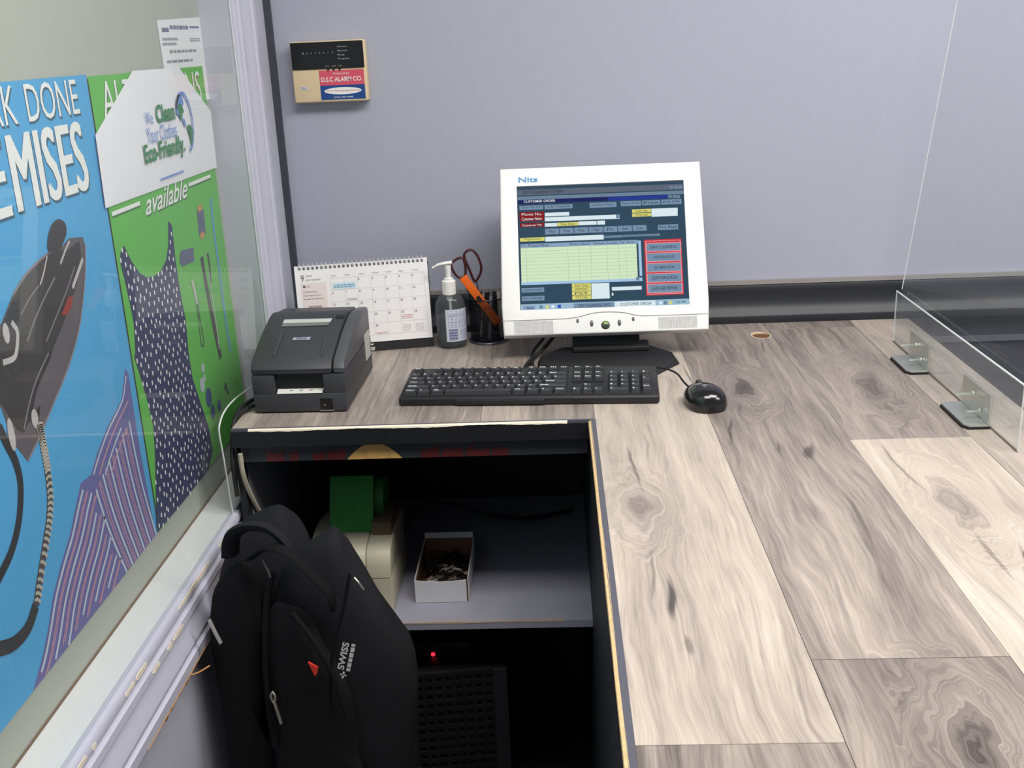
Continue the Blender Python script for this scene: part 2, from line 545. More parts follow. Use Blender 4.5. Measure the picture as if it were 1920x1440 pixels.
for ((lx, ly), lw), tl_ in zip(LIGHTS, ('white framed ceiling troffer above the counter edge with the guard', 'white framed ceiling troffer above the backpack', 'white framed ceiling troffer over the open floor beyond the guard')):
    t = thing('ceiling_light', tl_, 'ceiling light', (lx, ly, CEIL), 0, 'ceiling troffers')
    fb = MB()
    for a in ((-0.62, 0.62, -0.32, -0.29), (-0.62, 0.62, 0.29, 0.32), (-0.62, -0.59, -0.29, 0.29), (0.59, 0.62, -0.29, 0.29)):
        fb.box(lx + a[0], lx + a[1], ly + a[2], ly + a[3], CEIL - 0.03, CEIL - 0.0005)
    fb.build('frame', M_CEIL, t)
    MB().box(lx - 0.59, lx + 0.59, ly - 0.29, ly + 0.29, CEIL - 0.02, CEIL - 0.012).build('diffuser', emit('lit_diffuser', (255, 252, 245), 2.0), t)

# black moulding along the back wall, sitting on the counter
prof = [(0, 0.081), (0.007, 0.0805), (0.010, 0.076), (0.0105, 0.066), (0.012, 0.052), (0.015, 0.038), (0.021, 0.026), (0.029, 0.018), (0.031, 0.014), (0.031, 0.0), (0, 0.0)]
bb = MB().prism([(YB - p, z) for p, z in prof], 'x', XW + 0.015, 4.0)
bbo = struct('baseboard_back', bb, M_MOULD, smooth=True)
tag(bbo, 'glossy black coved moulding along the wall behind the counter')
MB().box(XW + 0.015, 4.0, YB - 0.0102, YB, 0.0805, 0.0895).build('grey_line', M_GREYSTRIP, bbo)  # thin grey strip along the top of the moulding
tr = struct('trim_1', MB().box(XW, XW + 0.0135, YB - 0.012, YB - 0.0005, 0.0, CEIL), M_TRIMDK)
tag(tr, 'narrow dark vertical strip in the room corner')

# window recess in the left wall
win = thing('window_1', 'recessed sage poster window with lavender white casing', None, (XW, 1.16, SZ), 0, kind='structure')
MB().box(XPANEL - 0.02, XPANEL, 0.28, JY + 0.02, SZ - 0.02, 1.27).build('back_panel', M_SAGE, win)
MB().prism([(XPANEL, SZ - 0.02), (XW - 0.0005, SZ - 0.02), (XW - 0.0005, SZ - 0.0005), (XPANEL, SZ + 0.005)], 'y', 0.30, JY).build('sill', M_SILL, win)
MB().prism([(XPANEL, JY + 0.006), (XPANEL, JY + 0.02), (XW - 0.0005, JY + 0.02), (XW - 0.0005, JY)], 'z', SZ - 0.002, 1.25).build('jamb', M_SAGE, win)
sg = MB()
sg.box(XPANEL, XPANEL + 0.0022, 0.30, JY, SZ + 0.0045, SZ + 0.0075)
sg.box(XPANEL, XPANEL + 0.0022, JY + 0.0035, JY + 0.0065, SZ, 1.25)
sg.build('brown_bead', mat('brown_bead', (120, 98, 78), 0.6), win)
cp_ = [(0.0, 0.0), (0.0, 0.007), (0.004, 0.010), (0.014, 0.010), (0.018, 0.0065), (0.022, 0.0065), (0.026, 0.012), (0.036, 0.013), (0.040, 0.010), (0.060, 0.0135), (0.070, 0.019),
       (0.074, 0.019), (0.077, 0.0165), (0.080, 0.0165), (0.083, 0.022), (0.098, 0.022), (0.101, 0.018), (0.101, 0.0)]
bc = MB().prism([(XW + 0.0003 + p, SZ - q) for q, p in cp_], 'y', 0.12, 1.688).build('casing', M_CASE, win, True)
MB().prism([(XW + 0.0003 + p, JY + q) for q, p in cp_], 'z', 0.002, 1.36).build('casing', M_CASE, win, True)
MB().prism([(XW + 0.0003 + p, 1.25 + q) for q, p in cp_], 'y', 0.20, JY).build('casing', M_CASE, win, True)
# bare-wood chips along the lower casing and its splintered lower edge
rg = random.Random(3)
chips = [(1.575, 0.006, 0.020), (1.43, 0.005, 0.075), (1.335, 0.031, 0.022), (1.245, 0.031, 0.014), (1.205, 0.010, 0.020), (1.165, 0.010, 0.016), (1.015, 0.009, 0.014), (1.30, 0.0315, 0.010), (1.05, 0.011, 0.006)]
for cy, q, hl in chips:
    n = 7
    base = 0.0101 if q < 0.02 else 0.0128
    up, lo = [], []
    for i in range(n):
        y = cy - hl + 2 * hl * i / (n - 1)
        wdt = (0.0026 + 0.0016 * rg.random()) * (0.35 if i in (0, n - 1) else 1)
        up.append((y, -(q - wdt))); lo.append((y, -(q + wdt)))
    ring = up + lo[::-1]
    mb = MB()
    mb.add([(XW + base, y, SZ + z) for y, z in ring] + [(XW + base + 0.0009, y, SZ + z) for y, z in ring],
           [tuple(range(n * 2, n * 4))] + [(i, (i + 1) % (2 * n), (i + 1) % (2 * n) + 2 * n, i + 2 * n) for i in range(2 * n)])
    mb.build('paint_chip', M_PALEWOOD, bc)
n = 60
mb, vs = MB(), []
for i in range(n):
    y = 1.16 + (1.46 - 1.16) * i / (n - 1)
    z = SZ - 0.1035 - 0.013 * rg.random() * math.sin(math.pi * i / (n - 1))
    vs += [(XW + 0.021, y, SZ - 0.0985), (XW + 0.0225, y, SZ - 0.1), (XW + 0.014 + 0.004 * rg.random(), y, z)]
mb.add(vs, [f for i in range(n - 1) for f in ((3 * i, 3 * i + 1, 3 * i + 4, 3 * i + 3), (3 * i + 1, 3 * i + 2, 3 * i + 5, 3 * i + 4))])
mb.tube([(XW + 0.017, 1.335, SZ - 0.103), (XW + 0.03, 1.345, SZ - 0.104), (XW + 0.04, 1.365, SZ - 0.106)], 0.0012, 5)
mb.build('splintered_edge', mat('torn_orange_wood', (206, 150, 84), 0.7, var=0.3, scale=150, bump=0.3), bc)

# clear acrylic over the recess, notched round the end of the counter
PL = Plane((XP, 0, 0), (0, 1, 0), (0, 0, 1))
notch = [PL.px(*p) for p in ((433, 945), (425, 895), (417, 848), (411, 815), (411, 797), (420, 772), (440, 748), (473, 724))]
notch = [(p.x, p.y) for p in spline([Vector((a, b, 0)) for a, b in notch], 4)]
out = [(0.30, SZ), (notch[0][0] + 0.004, SZ)] + notch + [(JY - 0.012, notch[-1][1] + 0.004), (JY - 0.002, notch[-1][1] + 0.03), (JY - 0.002, 1.24), (0.30, 1.24)]
mb = MB()
PL.poly(mb, out, 0.0)
pane = mb.build('pane', M_PLEXI, win)
mb = MB()
edge = [PL.at(u, v, 0.0005) for u, v in out[1:-1]]
mb.tube(edge[:len(notch) + 2], 0.0014, 6, smooth=1)
mb.tube(edge[len(notch) + 1:], 0.0008, 5, smooth=1)
mb.build('pane_edge', M_PLEDGE, pane)
MB().ellipsoid((XW + 0.0115, 1.607, SZ - 0.004), 0.002, 0.004, 0.004, 10, 6).build('screw_head', mat('dull_screw', (70, 66, 64), 0.4, 0.8), pane)

# ------------------------------------------------------------------ prints on the left: papers behind the acrylic
PP = Plane((XPANEL, 0, 0), (0, 1, 0), (0, 0, 1))
M_PAPERW = mat('white_paper', (236, 238, 240), 0.7, var=0.02)
M_BLUE = mat('sky_blue_print', (74, 168, 222), 0.5, var=0.03)
M_GREEN = mat('leaf_green_print', (96, 186, 74), 0.5, var=0.03)
M_INKW = mat('white_ink', (240, 242, 238), 0.5, var=0.01)
M_INKD = mat('drop_shadow_ink', (44, 96, 120), 0.5)
M_INKG = mat('green_shadow_ink', (58, 120, 56), 0.5)

# note sheet behind the green poster
note = thing('paper_notice', 'white printed letter tucked behind the green poster at its top corner', 'paper', (XPANEL, 1.95, 0.5))
q = [(293, 38), (373, 32), (396, 186), (317, 196)]
mb = MB(); PP.poly_px(mb, q, 0.0006); mb.build('sheet', M_PAPERW, note)
mb = MB()
PP.rect_px(mb, (302, 52), (316, 60), 0.0010)
a, b = PP.px(318, 55), PP.px(352, 52); PP.dashes(mb, a[0], a[1], b[0], a[1] + 0.007, 0.0010, 1, 0.9, 9)
PP.rect_px(mb, (354, 49), (372, 53), 0.0010)
mb.pieces('letterhead', mat('slate_ink', (112, 118, 150), 0.6), note)
mb = MB()
for tl, br, sd in (((303, 69), (332, 70), 1), ((354, 66), (374, 72), 2), ((304, 79), (330, 79), 3), ((317, 96), (366, 88), 4), ((312, 115), (360, 108), 5)):
    a, b = PP.px(*tl), PP.px(br[0], br[1] + 2)
    PP.dashes(mb, a[0], min(a[1], b[1]) - 0.003, b[0], min(a[1], b[1]) + 0.004, 0.0010, 1 if sd != 2 else 2, 0.6, sd)
mb.pieces('text_lines', mat('grey_ink', (150, 152, 162), 0.6), note)

# blue poster
yb0, yb1, zb0, zb1 = 0.955, PP.px(157, 141)[0] + 0.004, PP.px(209, 1107)[1], PP.px(100, 145)[1]
blue = thing('blue_poster', 'sky blue poster with large white lettering, a steam iron and a striped shirt', 'poster', (XPANEL, (yb0 + yb1) / 2, zb0))
mb = MB(); PP.quad(mb, yb0, zb0, yb1, zb1, 0.0012); mb.build('sheet', M_BLUE, blue)
mb, sh = MB(), MB()
d0, d1 = PP.px(39, 157), PP.px(148, 214)
base = (PP.px(48, 229)[1] + d1[1]) / 2
top = (d0[1] + PP.px(141, 148)[1]) / 2
PP.text(mb, 'DONE', d0[0], base, d1[0], top, 0.0022); PP.text(sh, 'DONE', d0[0] + 0.003, base - 0.003, d1[0] + 0.003, top - 0.003, 0.0017)
kx = PP.px(32, 232)[0]
PP.text(mb, 'WORK', kx - (d1[0] - d0[0]) * 1.12, base, kx, top, 0.0022); PP.text(sh, 'WORK', kx - (d1[0] - d0[0]) * 1.12 + 0.003, base - 0.003, kx + 0.003, top - 0.003, 0.0017)
m0, m1 = PP.px(4, 253), PP.px(168, 355)
mbase = (PP.px(20, 403)[1] + m1[1]) / 2
mtop = (m0[1] + PP.px(150, 226)[1]) / 2
for tgt, off, nn in ((mb, 0.0, 0.0022), (sh, 0.0035, 0.0017)):
    for s_, e0, e1 in (('MISES', m0[0], m1[0]), ('PRE', m0[0] - 0.20, m0[0] - 0.012)):
        tgt.next(); tgt.auto = False
        for k, sh_ in enumerate((-0.0028, 0.0, 0.0028)):      # heavy weight: three passes of the same word
            PP.text(tgt, s_, e0 + 0.003 + off + sh_, mbase - off, e1 - 0.003 + off + sh_, mtop - off, nn + 0.00004 * k)
        tgt.auto = True
mb.pieces('lettering', M_INKW, blue); sh.pieces('lettering_shadow', M_INKD, blue)
# steam iron
mb = MB()
PP.poly_px(mb, [(0, 606), (21, 553), (45, 515), (69, 490), (87, 475), (92, 460), (115, 462), (126, 447), (153, 444), (157, 458), (157, 515), (149, 594), (139, 643), (122, 697), (95, 762), (80, 798), (66, 830), (49, 864), (21, 828), (0, 765), (-30, 760), (-30, 640)], 0.0016)
kn = PP.px(105, 438)
mb.build('iron_outline', mat('iron_sole_grey', (92, 84, 90), 0.4), blue)
mb = MB()
PP.poly_px(mb, [(0, 612), (23, 556), (46, 519), (70, 494), (88, 478), (104, 470), (122, 470), (146, 452), (150, 480), (140, 540), (115, 610), (92, 665), (70, 720), (52, 790), (42, 812), (30, 806), (0, 758), (-30, 750), (-30, 650)], 0.0019)
for i in range(1):
    uv = [PP.px(*p) for p in ((88, 470), (87, 445), (95, 420), (107, 411), (119, 418), (122, 436), (116, 455), (108, 470))]
    PP.poly(mb, [(p.x, p.y) for p in spline([Vector((a, b, 0)) for a, b in uv], 4, True)], 0.0020)
mb.build('iron_body', mat('iron_black', (44, 38, 42), 0.4, var=0.2), blue)
mb = MB()
PP.poly_px(mb, [(70, 705), (98, 645), (92, 670), (64, 735), (55, 790), (50, 792)], 0.0022)
PP.poly_px(mb, [(60, 775), (72, 760), (70, 790), (58, 800)], 0.0022)
mb.pieces('iron_groove', mat('iron_deep_black', (20, 17, 20), 0.4), blue)
mb = MB()
PP.ribbon(mb, [PP.px(*p) for p in ((133, 540), (145, 505), (152, 485))], 0.006, 0.0023)
PP.ribbon(mb, [PP.px(*p) for p in ((110, 495), (119, 470), (127, 452))], 0.004, 0.0023)
PP.ribbon(mb, [PP.px(*p) for p in ((85, 480), (79, 510), (72, 534))], 0.003, 0.0023)
uv = PP.px(8, 625); PP.disc(mb, uv[0], uv[1], 0.007, 0.012, 0.0023)
PP.ribbon(mb, [PP.px(*p) for p in ((18, 604), (29, 622), (28, 655), (22, 672), (2, 680))], 0.007, 0.0023)
uv = PP.px(18, 815); PP.disc(mb, uv[0], uv[1], 0.007, 0.02, 0.0023)
uv = PP.px(62, 785); PP.disc(mb, uv[0], uv[1], 0.008, 0.012, 0.0023)
mb.pieces('iron_chrome', mat('chrome_print', (196, 190, 188), 0.4, var=0.2), blue)
mb = MB()
PP.ribbon(mb, [PP.px(*p) for p in ((157, 458), (157, 515), (149, 594), (139, 643), (122, 697), (95, 762), (80, 798), (66, 830), (49, 864))], 0.0035, 0.0021)
PP.ribbon(mb, [PP.px(*p) for p in ((21, 553), (45, 515), (69, 490), (87, 475))], 0.003, 0.0021)
PP.ribbon(mb, [PP.px(*p) for p in ((48, 640), (62, 600), (82, 555), (100, 520))], 0.0025, 0.0021)
PP.ribbon(mb, [PP.px(*p) for p in ((84, 640), (104, 590), (122, 545), (137, 500))], 0.0022, 0.0021)
PP.ribbon(mb, [PP.px(*p) for p in ((36, 590), (52, 560), (70, 535))], 0.002, 0.0021)
PP.ribbon(mb, [PP.px(*p) for p in ((42, 805), (52, 755), (66, 710), (88, 662))], 0.0025, 0.0021)
mb.pieces('iron_highlight', mat('iron_rim_print', (138, 126, 134), 0.4), blue)
mb = MB(); PP.poly_px(mb, [(124, 557), (134, 554), (131, 575), (121, 592), (112, 590)], 0.0024); mb.build('iron_mark', mat('red_mark_print', (150, 40, 36), 0.5), blue)
# hoses
mb = MB()
PP.ribbon(mb, [PP.px(*p) for p in ((64, 1136), (49, 1178), (22, 1207), (-10, 1218))], 0.017, 0.0022)
PP.ribbon(mb, [PP.px(*p) for p in ((-5, 800), (10, 832), (27, 867), (36, 911), (33, 975), (18, 1036), (-12, 1098))], 0.013, 0.0018)
mb.pieces('hose', mat('hose_black', (30, 28, 34), 0.4), blue)
mb = MB()
sp = [PP.px(*p) for p in ((70, 790), (77, 827), (86, 880), (91, 930), (89, 975), (82, 1022), (72, 1085), (65, 1136))]
PP.ribbon(mb, sp, 0.014, 0.0019)
mb.build('hose_core', mat('hose_core_dark', (66, 60, 60), 0.4), blue)
mb = MB()
fine = spline([Vector((a, b, 0)) for a, b in sp], 8)
for i in range(1, len(fine) - 1):
    if i > 16 and i % 2: continue
    p, t = fine[i], (fine[i + 1] - fine[i - 1]).normalized()
    qx = Vector((-t.y, t.x, 0)) * 0.0075
    PP.ribbon(mb, [(p.x - qx.x, p.y - qx.y - 0.003), (p.x, p.y), (p.x + qx.x, p.y + qx.y - 0.003)], 0.0042 if i > 16 else 0.005, 0.0023, 2)
mb.build('hose_spring', mat('spring_print', (188, 180, 168), 0.4, var=0.15), blue)
# striped shirt: two panels of stripes
shirt_l = [(233, 690), (226, 750), (200, 800), (180, 850), (169, 890), (150, 905), (142, 940), (130, 1000), (112, 1060), (97, 1120), (88, 1180), (78, 1230), (60, 1296)]
green_edge = [(239, 700), (250, 775), (262, 850), (275, 920), (287, 985), (291, 1003)]
mb = MB()
PP.poly_px(mb, shirt_l + [(209, 1107), (291, 1003)] + green_edge[::-1][1:], 0.0014)
mb.build('shirt', mat('shirt_indigo', (104, 102, 162), 0.5, var=0.1), blue)
mw, mp = MB(), MB()
def lerp_curve(A, B, t):
    return [(a[0] + (b[0] - a[0]) * t, a[1] + (b[1] - a[1]) * t) for a, b in zip(A, B)]
def resample(P, n):
    P = [Vector((a, b, 0)) for a, b in P]
    L = [0]
    for a, b in zip(P, P[1:]): L.append(L[-1] + (b - a).length)
    o_ = []
    for i in range(n):
        s_ = L[-1] * i / (n - 1)
        k = max(j for j in range(len(L)) if L[j] <= s_ + 1e-9); k = min(k, len(P) - 2)
        f = (s_ - L[k]) / max(1e-9, L[k + 1] - L[k])
        q_ = P[k].lerp(P[k + 1], f); o_.append((q_.x, q_.y))
    return o_
def bottom_y(x): return 842 + (418 - x) * (1373 - 842) / 418.0 - 1
LA = resample([(170, 895), (150, 910), (142, 942), (130, 1000), (112, 1060), (97, 1120), (88, 1180), (78, 1230), (62, 1290)], 14)
for k in range(19):                       # left panel: curves parallel to the shirt's outer edge, cut at the seam
    off = 5 + k * 8.4
    pts = [(x + off + 0.10 * (y - 1000) * k / 13 * 0.5, y + off * 0.35) for x, y in LA]
    pts = [p for p in pts if p[1] < bottom_y(p[0]) and p[0] < 172 + (p[1] - 900) * 0.372]
    if len(pts) > 2:
        (mw if k % 2 else mp)
        tgt = mw if k % 2 == 0 else mp
        if k % 2 == 0:
            PP.ribbon(mw, [PP.px(*p) for p in pts], 0.0046, 0.0017, 2)
        else:
            for s_ in (-0.0022, 0.0022):
                PP.ribbon(mp, [(PP.px(*p)[0] + s_ * 1.2, PP.px(*p)[1]) for p in pts], 0.0024, 0.0017, 2)
seamA, seamB = (232, 800), (175, 905)
for k in range(11):                       # right panel: stripes running down along the green poster
    t0 = k / 10.0
    sx_, sy_ = (240 + (178 - 240) * t0, 790 + (915 - 790) * t0) if k < 10 else (178, 918)
    ex_, ey_ = 291 + (236 - 291) * t0, 0
    ey_ = bottom_y(ex_)
    pts = [(sx_ + (ex_ - sx_) * j / 6.0 - 4 * math.sin(math.pi * j / 6.0), sy_ + (ey_ - sy_) * j / 6.0) for j in range(7)]
    if k % 2 == 0:
        PP.ribbon(mw, [PP.px(*p) for p in pts], 0.0046, 0.0017, 2)
    else:
        for s_ in (-0.0022, 0.0022):
            PP.ribbon(mp, [(PP.px(*p)[0] + s_ * 1.2, PP.px(*p)[1]) for p in pts], 0.0024, 0.0017, 2)
for k, off in enumerate((3, 14, 25, 36)): # shoulder strip
    pts = [(x + off, y) for x, y in ((231, 705), (224, 752), (200, 802), (182, 850), (170, 890))]
    pts = [p for p in pts if p[0] < 237 + (p[1] - 690) * 0.18 and p[0] < 262 - (p[1] - 760) * 0.42]
    if len(pts) > 1:
        PP.ribbon(mw if k % 2 == 0 else mp, [PP.px(*p) for p in pts], 0.0034, 0.0018, 3)
mw.pieces('white_stripes', mat('stripe_white', (196, 208, 222), 0.5), blue)
mp.pieces('pink_stripes', mat('stripe_pink', (196, 148, 168), 0.5), blue)

# green poster
g0, g1 = PP.px(160, 141)[0], PP.px(425, 510)[0]
gz1 = PP.px(300, 131)[1]
green = thing('green_poster', 'leaf green poster with a spotted navy dress and sewing notions', 'poster', (XPANEL, (g0 + g1) / 2, zb0))
mb = MB(); PP.quad(mb, g0, zb0, g1, gz1, 0.0028); mb.build('sheet', M_GREEN, green)
mb, sh = MB(), MB()
ta, tb = PP.px(181, 152), PP.px(369, 134)
tz0 = PP.px(188, 225)[1]
PP.text(mb, 'ALTERATIONS', ta[0], tz0, tb[0], (ta[1] + tb[1]) / 2, 0.0036); PP.text(sh, 'ALTERATIONS', ta[0] + 0.003, tz0 - 0.003, tb[0] + 0.003, (ta[1] + tb[1]) / 2 - 0.003, 0.0032)
va, vb = PP.px(266, 378), PP.px(346, 342)
vz0, vz1 = PP.px(272, 404)[1], PP.px(337, 336)[1]
PP.text(mb, 'available', va[0], vz0, vb[0], vz1, 0.0036, bold=0.012, shear=0.5); PP.text(sh, 'available', va[0] + 0.003, vz0 - 0.003, vb[0] + 0.003, vz1 - 0.003, 0.0032, bold=0.012, shear=0.5)
for a, b in (((205, 402), (258, 381)), ((350, 347), (391, 330))):
    pa, pb = PP.px(*a), PP.px(*b)
    PP.ribbon(mb, [pa, pb], 0.006, 0.0036); PP.ribbon(sh, [(pa[0] + .002, pa[1] - .003), (pb[0] + .002, pb[1] - .003)], 0.006, 0.0032)
mb.pieces('lettering', M_INKW, green); sh.pieces('lettering_shadow', M_INKG, green)
dress = [(228, 460), (222, 474), (221, 490), (230, 525), (240, 570), (247, 605), (250, 660), (248, 670), (262, 715), (275, 760), (284, 800), (287, 850), (288, 900), (289, 950), (291, 985), (292, 998),
         (340, 941), (388, 880), (396, 845), (388, 800), (371, 750), (358, 710), (350, 660), (345, 600), (338, 565), (331, 525), (326, 490), (323, 460), (319, 423), (312, 414), (312, 460), (308, 488), (298, 508), (285, 518), (272, 520), (258, 512), (243, 490)]
mb = MB(); PP.poly_px(mb, dress, 0.0031); mb.build('dress', mat('dress_navy', (40, 42, 92), 0.5, var=0.15), green)
duv = [PP.px(*p) for p in dress]
def inside(u, v, poly):
    c = False
    for (x1, y1), (x2, y2) in zip(poly, poly[1:] + poly[:1]):
        if (y1 > v) != (y2 > v) and u < (x2 - x1) * (v - y1) / (y2 - y1) + x1: c = not c
    return c
mb, rg = MB(), random.Random(5)
uu0, uu1 = min(p[0] for p in duv), max(p[0] for p in duv)
vv0, vv1 = min(p[1] for p in duv), max(p[1] for p in duv)
v = vv0
row = 0
while v < vv1:
    u = uu0 + (row % 2) * 0.011
    while u < uu1:
        a, b = u + rg.uniform(-.004, .004), v + rg.uniform(-.004, .004)
        if inside(a, b, duv) and inside(a + 0.006, b, duv):
            PP.quad(mb, a - 0.0022, b - 0.0034, a + 0.0022, b + 0.0034, 0.0034)
        u += 0.022
    v += 0.0125; row += 1
mb.build('dress_spots', M_INKW, green)
mb = MB(); PP.ribbon(mb, [PP.px(*p) for p in ((392, 372), (399, 440), (410, 520), (420, 600), (430, 660))], 0.011, 0.0032); mb.build('measuring_tape', mat('tape_blue', (96, 160, 200), 0.5), green)
mb = MB()
PP.poly_px(mb, [(366, 394), (378, 392), (383, 438), (370, 441)], 0.0033)
PP.poly_px(mb, [(334, 477), (336, 470), (359, 464), (361, 490), (338, 500), (333, 490)], 0.0033)
mb.pieces('thread_spools', mat('thread_grey', (92, 100, 128), 0.5, var=0.2), green)
mb = MB()
for p in ((371, 390), (376, 441)):
    uv = PP.px(*p); PP.disc(mb, uv[0], uv[1], 0.014, 0.006, 0.0035)
mb.pieces('spool_ends', mat('spool_tan', (196, 146, 84), 0.5), green)
mb = MB()
PP.ribbon(mb, [PP.px(*p) for p in ((375, 482), (381, 520), (392, 580), (402, 630), (411, 672))], 0.016, 0.0032)
PP.ribbon(mb, [PP.px(*p) for p in ((386, 474), (390, 500), (392, 530))], 0.009, 0.0032)
mb.pieces('zipper', mat('zipper_brown', (70, 62, 66), 0.5), green)
mb = MB()
PP.ribbon(mb, [PP.px(*p) for p in ((388, 512), (398, 580), (408, 655))], 0.004, 0.0035)
PP.ribbon(mb, [PP.px(*p) for p in ((356, 525), (361, 545), (366, 570))], 0.010, 0.0035)
mb.pieces('zipper_teeth', mat('pin_silver', (196, 196, 190), 0.5), green)
mb = MB()
PP.ribbon(mb, [PP.px(*p) for p in ((364, 560), (370, 610), (375, 648), (379, 640), (372, 600), (367, 562))], 0.0035, 0.0033)
mb.build('safety_pin', mat('pin_dark', (60, 72, 80), 0.4), green)
for nm, pts, c in (('pale_buttons', ((377, 690, .008), (380, 708, .006), (376, 722, .012)), (190, 200, 210)), ('blue_buttons', ((388, 745, .016), (396, 772, .012), (408, 760, .01)), (58, 84, 140)), ('dark_pins', ((420, 725, .007), (424, 735, .005)), (50, 50, 70))):
    mb = MB()
    for x, y, r in pts:
        uv = PP.px(x, y); PP.disc(mb, uv[0], uv[1], r, r * 1.1, 0.0034)
    mb.pieces(nm[:-1], mat(nm + '_print', c, 0.5), green)

# white garment cape hanging over the green poster
cape = thing('garment_cape', 'white garment shoulder cover with green and blue eco lettering over the green poster', 'garment cover', (XPANEL, 1.75, PP.px(300, 350)[1]))
shape = [(173, 253), (243, 133), (331, 127), (391, 209), (402, 314), (192, 391)]
suv = [PP.px(*p) for p in shape]
cu, cv_ = sum(p[0] for p in suv) / 6, sum(p[1] for p in suv) / 6
mb, vs, fs = MB(), [], []
K, RINGS = 48, 7
per = []
for i in range(6):
    a, b = Vector(suv[i]), Vector(suv[(i + 1) % 6])
    for j in range(8): per.append(a.lerp(b, j / 8))
for r in range(RINGS + 1):
    s_ = r / RINGS
    for k in range(K):
        p = Vector((cu, cv_)).lerp(per[k], s_)
        nn = 0.0062 - 0.0018 * s_ ** 3 + 0.0012 * math.sin(p[0] * 60 + 0.5) * (0.5 + 0.5 * math.sin(p[1] * 9))
        vs.append(PP.at(p[0], p[1], nn))
for r in range(RINGS):
    for k in range(K):
        fs.append((r * K + k, r * K + (k + 1) % K, (r + 1) * K + (k + 1) % K, (r + 1) * K + k))
mb.add(vs, fs)
mb.build('sheet', mat('white_cape_paper', (240, 240, 244), 0.6, var=0.015), cape, True)
NG = 0.0088
gt, bt = MB(), MB()
def zq(x, y): return (x / 4.5, 100 + y / 4.5)
for tgt, s_, tl, br, bold in ((bt, 'We', (1172, 492), (1250, 592), .0), (gt, 'Clean', (1260, 430), (1438, 560), .03), (bt, 'Your Clothes', (1185, 625), (1455, 700), .0), (gt, 'Eco-Friendly.', (1162, 770), (1530, 870), .03)):
    a, b = PP.px(*zq(tl[0], (tl[1] + 8))), PP.px(*zq(br[0], br[1]))
    PP.text(tgt, s_, a[0], min(a[1], b[1]) if a[1] < b[1] else b[1], b[0], a[1], NG, bold)
uv = PP.px(*zq(1520, 585)); er = PP.px(*zq(1582, 560))[0] - uv[0]; eh = (PP.px(*zq(1510, 335))[1] - PP.px(*zq(1560, 830))[1]) / 2
arc = [(uv[0] + er * math.cos(a), uv[1] + eh * math.sin(a)) for a in [math.radians(150 - 12 * i) for i in range(20)]]
PP.ribbon(bt, arc, 0.0055, NG, 2)
PP.poly(bt, [(uv[0] + er * x, uv[1] + eh * y) for x, y in ((-.95, .35), (-.8, .75), (-.4, .97), (.05, .9), (.1, .65), (-.25, .45), (-.2, .2), (-.55, .25))], NG)
PP.poly(bt, [(uv[0] + er * x, uv[1] + eh * y) for x, y in ((-.35, .2), (.0, .1), (.1, -.1), (-.1, -.15))], NG)
for poly in (((-.72, .55), (-.45, .68), (-.1, .55), (.0, .35), (-.3, .3), (-.4, .05), (-.6, .2)), ((.15, -.12), (.6, -.1), (.85, -.3), (.7, -.6), (.45, -.85), (.4, -.5))):
    PP.poly(gt, [(uv[0] + er * x, uv[1] + eh * y) for x, y in poly], NG + 0.0003)
a, b = PP.px(*zq(1320, 1080)), PP.px(*zq(1515, 1012))
PP.quad(bt, a[0], min(a[1], b[1]) + 0.002, b[0], min(a[1], b[1]) + 0.005, NG - 0.001)
gt.pieces('green_print', mat('eco_green_ink', (34, 132, 72), 0.5), cape)
bt.pieces('blue_print', mat('eco_blue_ink', (116, 150, 214), 0.5), cape)

# ------------------------------------------------------------------ the counter
TH = 0.028
ct = thing('countertop', 'L-shaped counter top of grey oak laminate planks with worn dark edge', 'countertop', (0.2, 1.66, -TH))
XL, XI, XR, YF = -0.553, 0.0475, 0.752, 1.660          # left end, inner edge of the right arm, right edge, front of the back arm
sub = MB()
sub.box(XL, XI, YF + 0.0005, YB - 0.0005, -TH, -0.0045)
sub.box(XI, XR, -0.6, YB - 0.0005, -TH, -0.0045)
sub.build('core_board', M_BLACKPANEL, ct)
xs = [XL, -0.517, -0.325, -0.133, 0.0593, 0.246, 0.443, 0.626, XR]
G = 0.00028
YA = YF + 0.009
cols = {0: [(YA, YB, .60)], 1: [(YA, YB, .54)], 2: [(YA, YB, .50)], 3: [(YA, YB, .54)],
        4: [(-0.6, 0.812, .44), (0.812, YB, .74)], 5: [(-0.6, 0.944, .38), (0.944, YB, .47)],
        6: [(-0.6, 1.543, .76), (1.543, 2.188, .43), (2.188, YB, .40)], 7: [(-0.6, 1.20, .68), (1.20, YB, .62)]}
hole_c, hole_r = (0.4215, 2.146), 0.0265
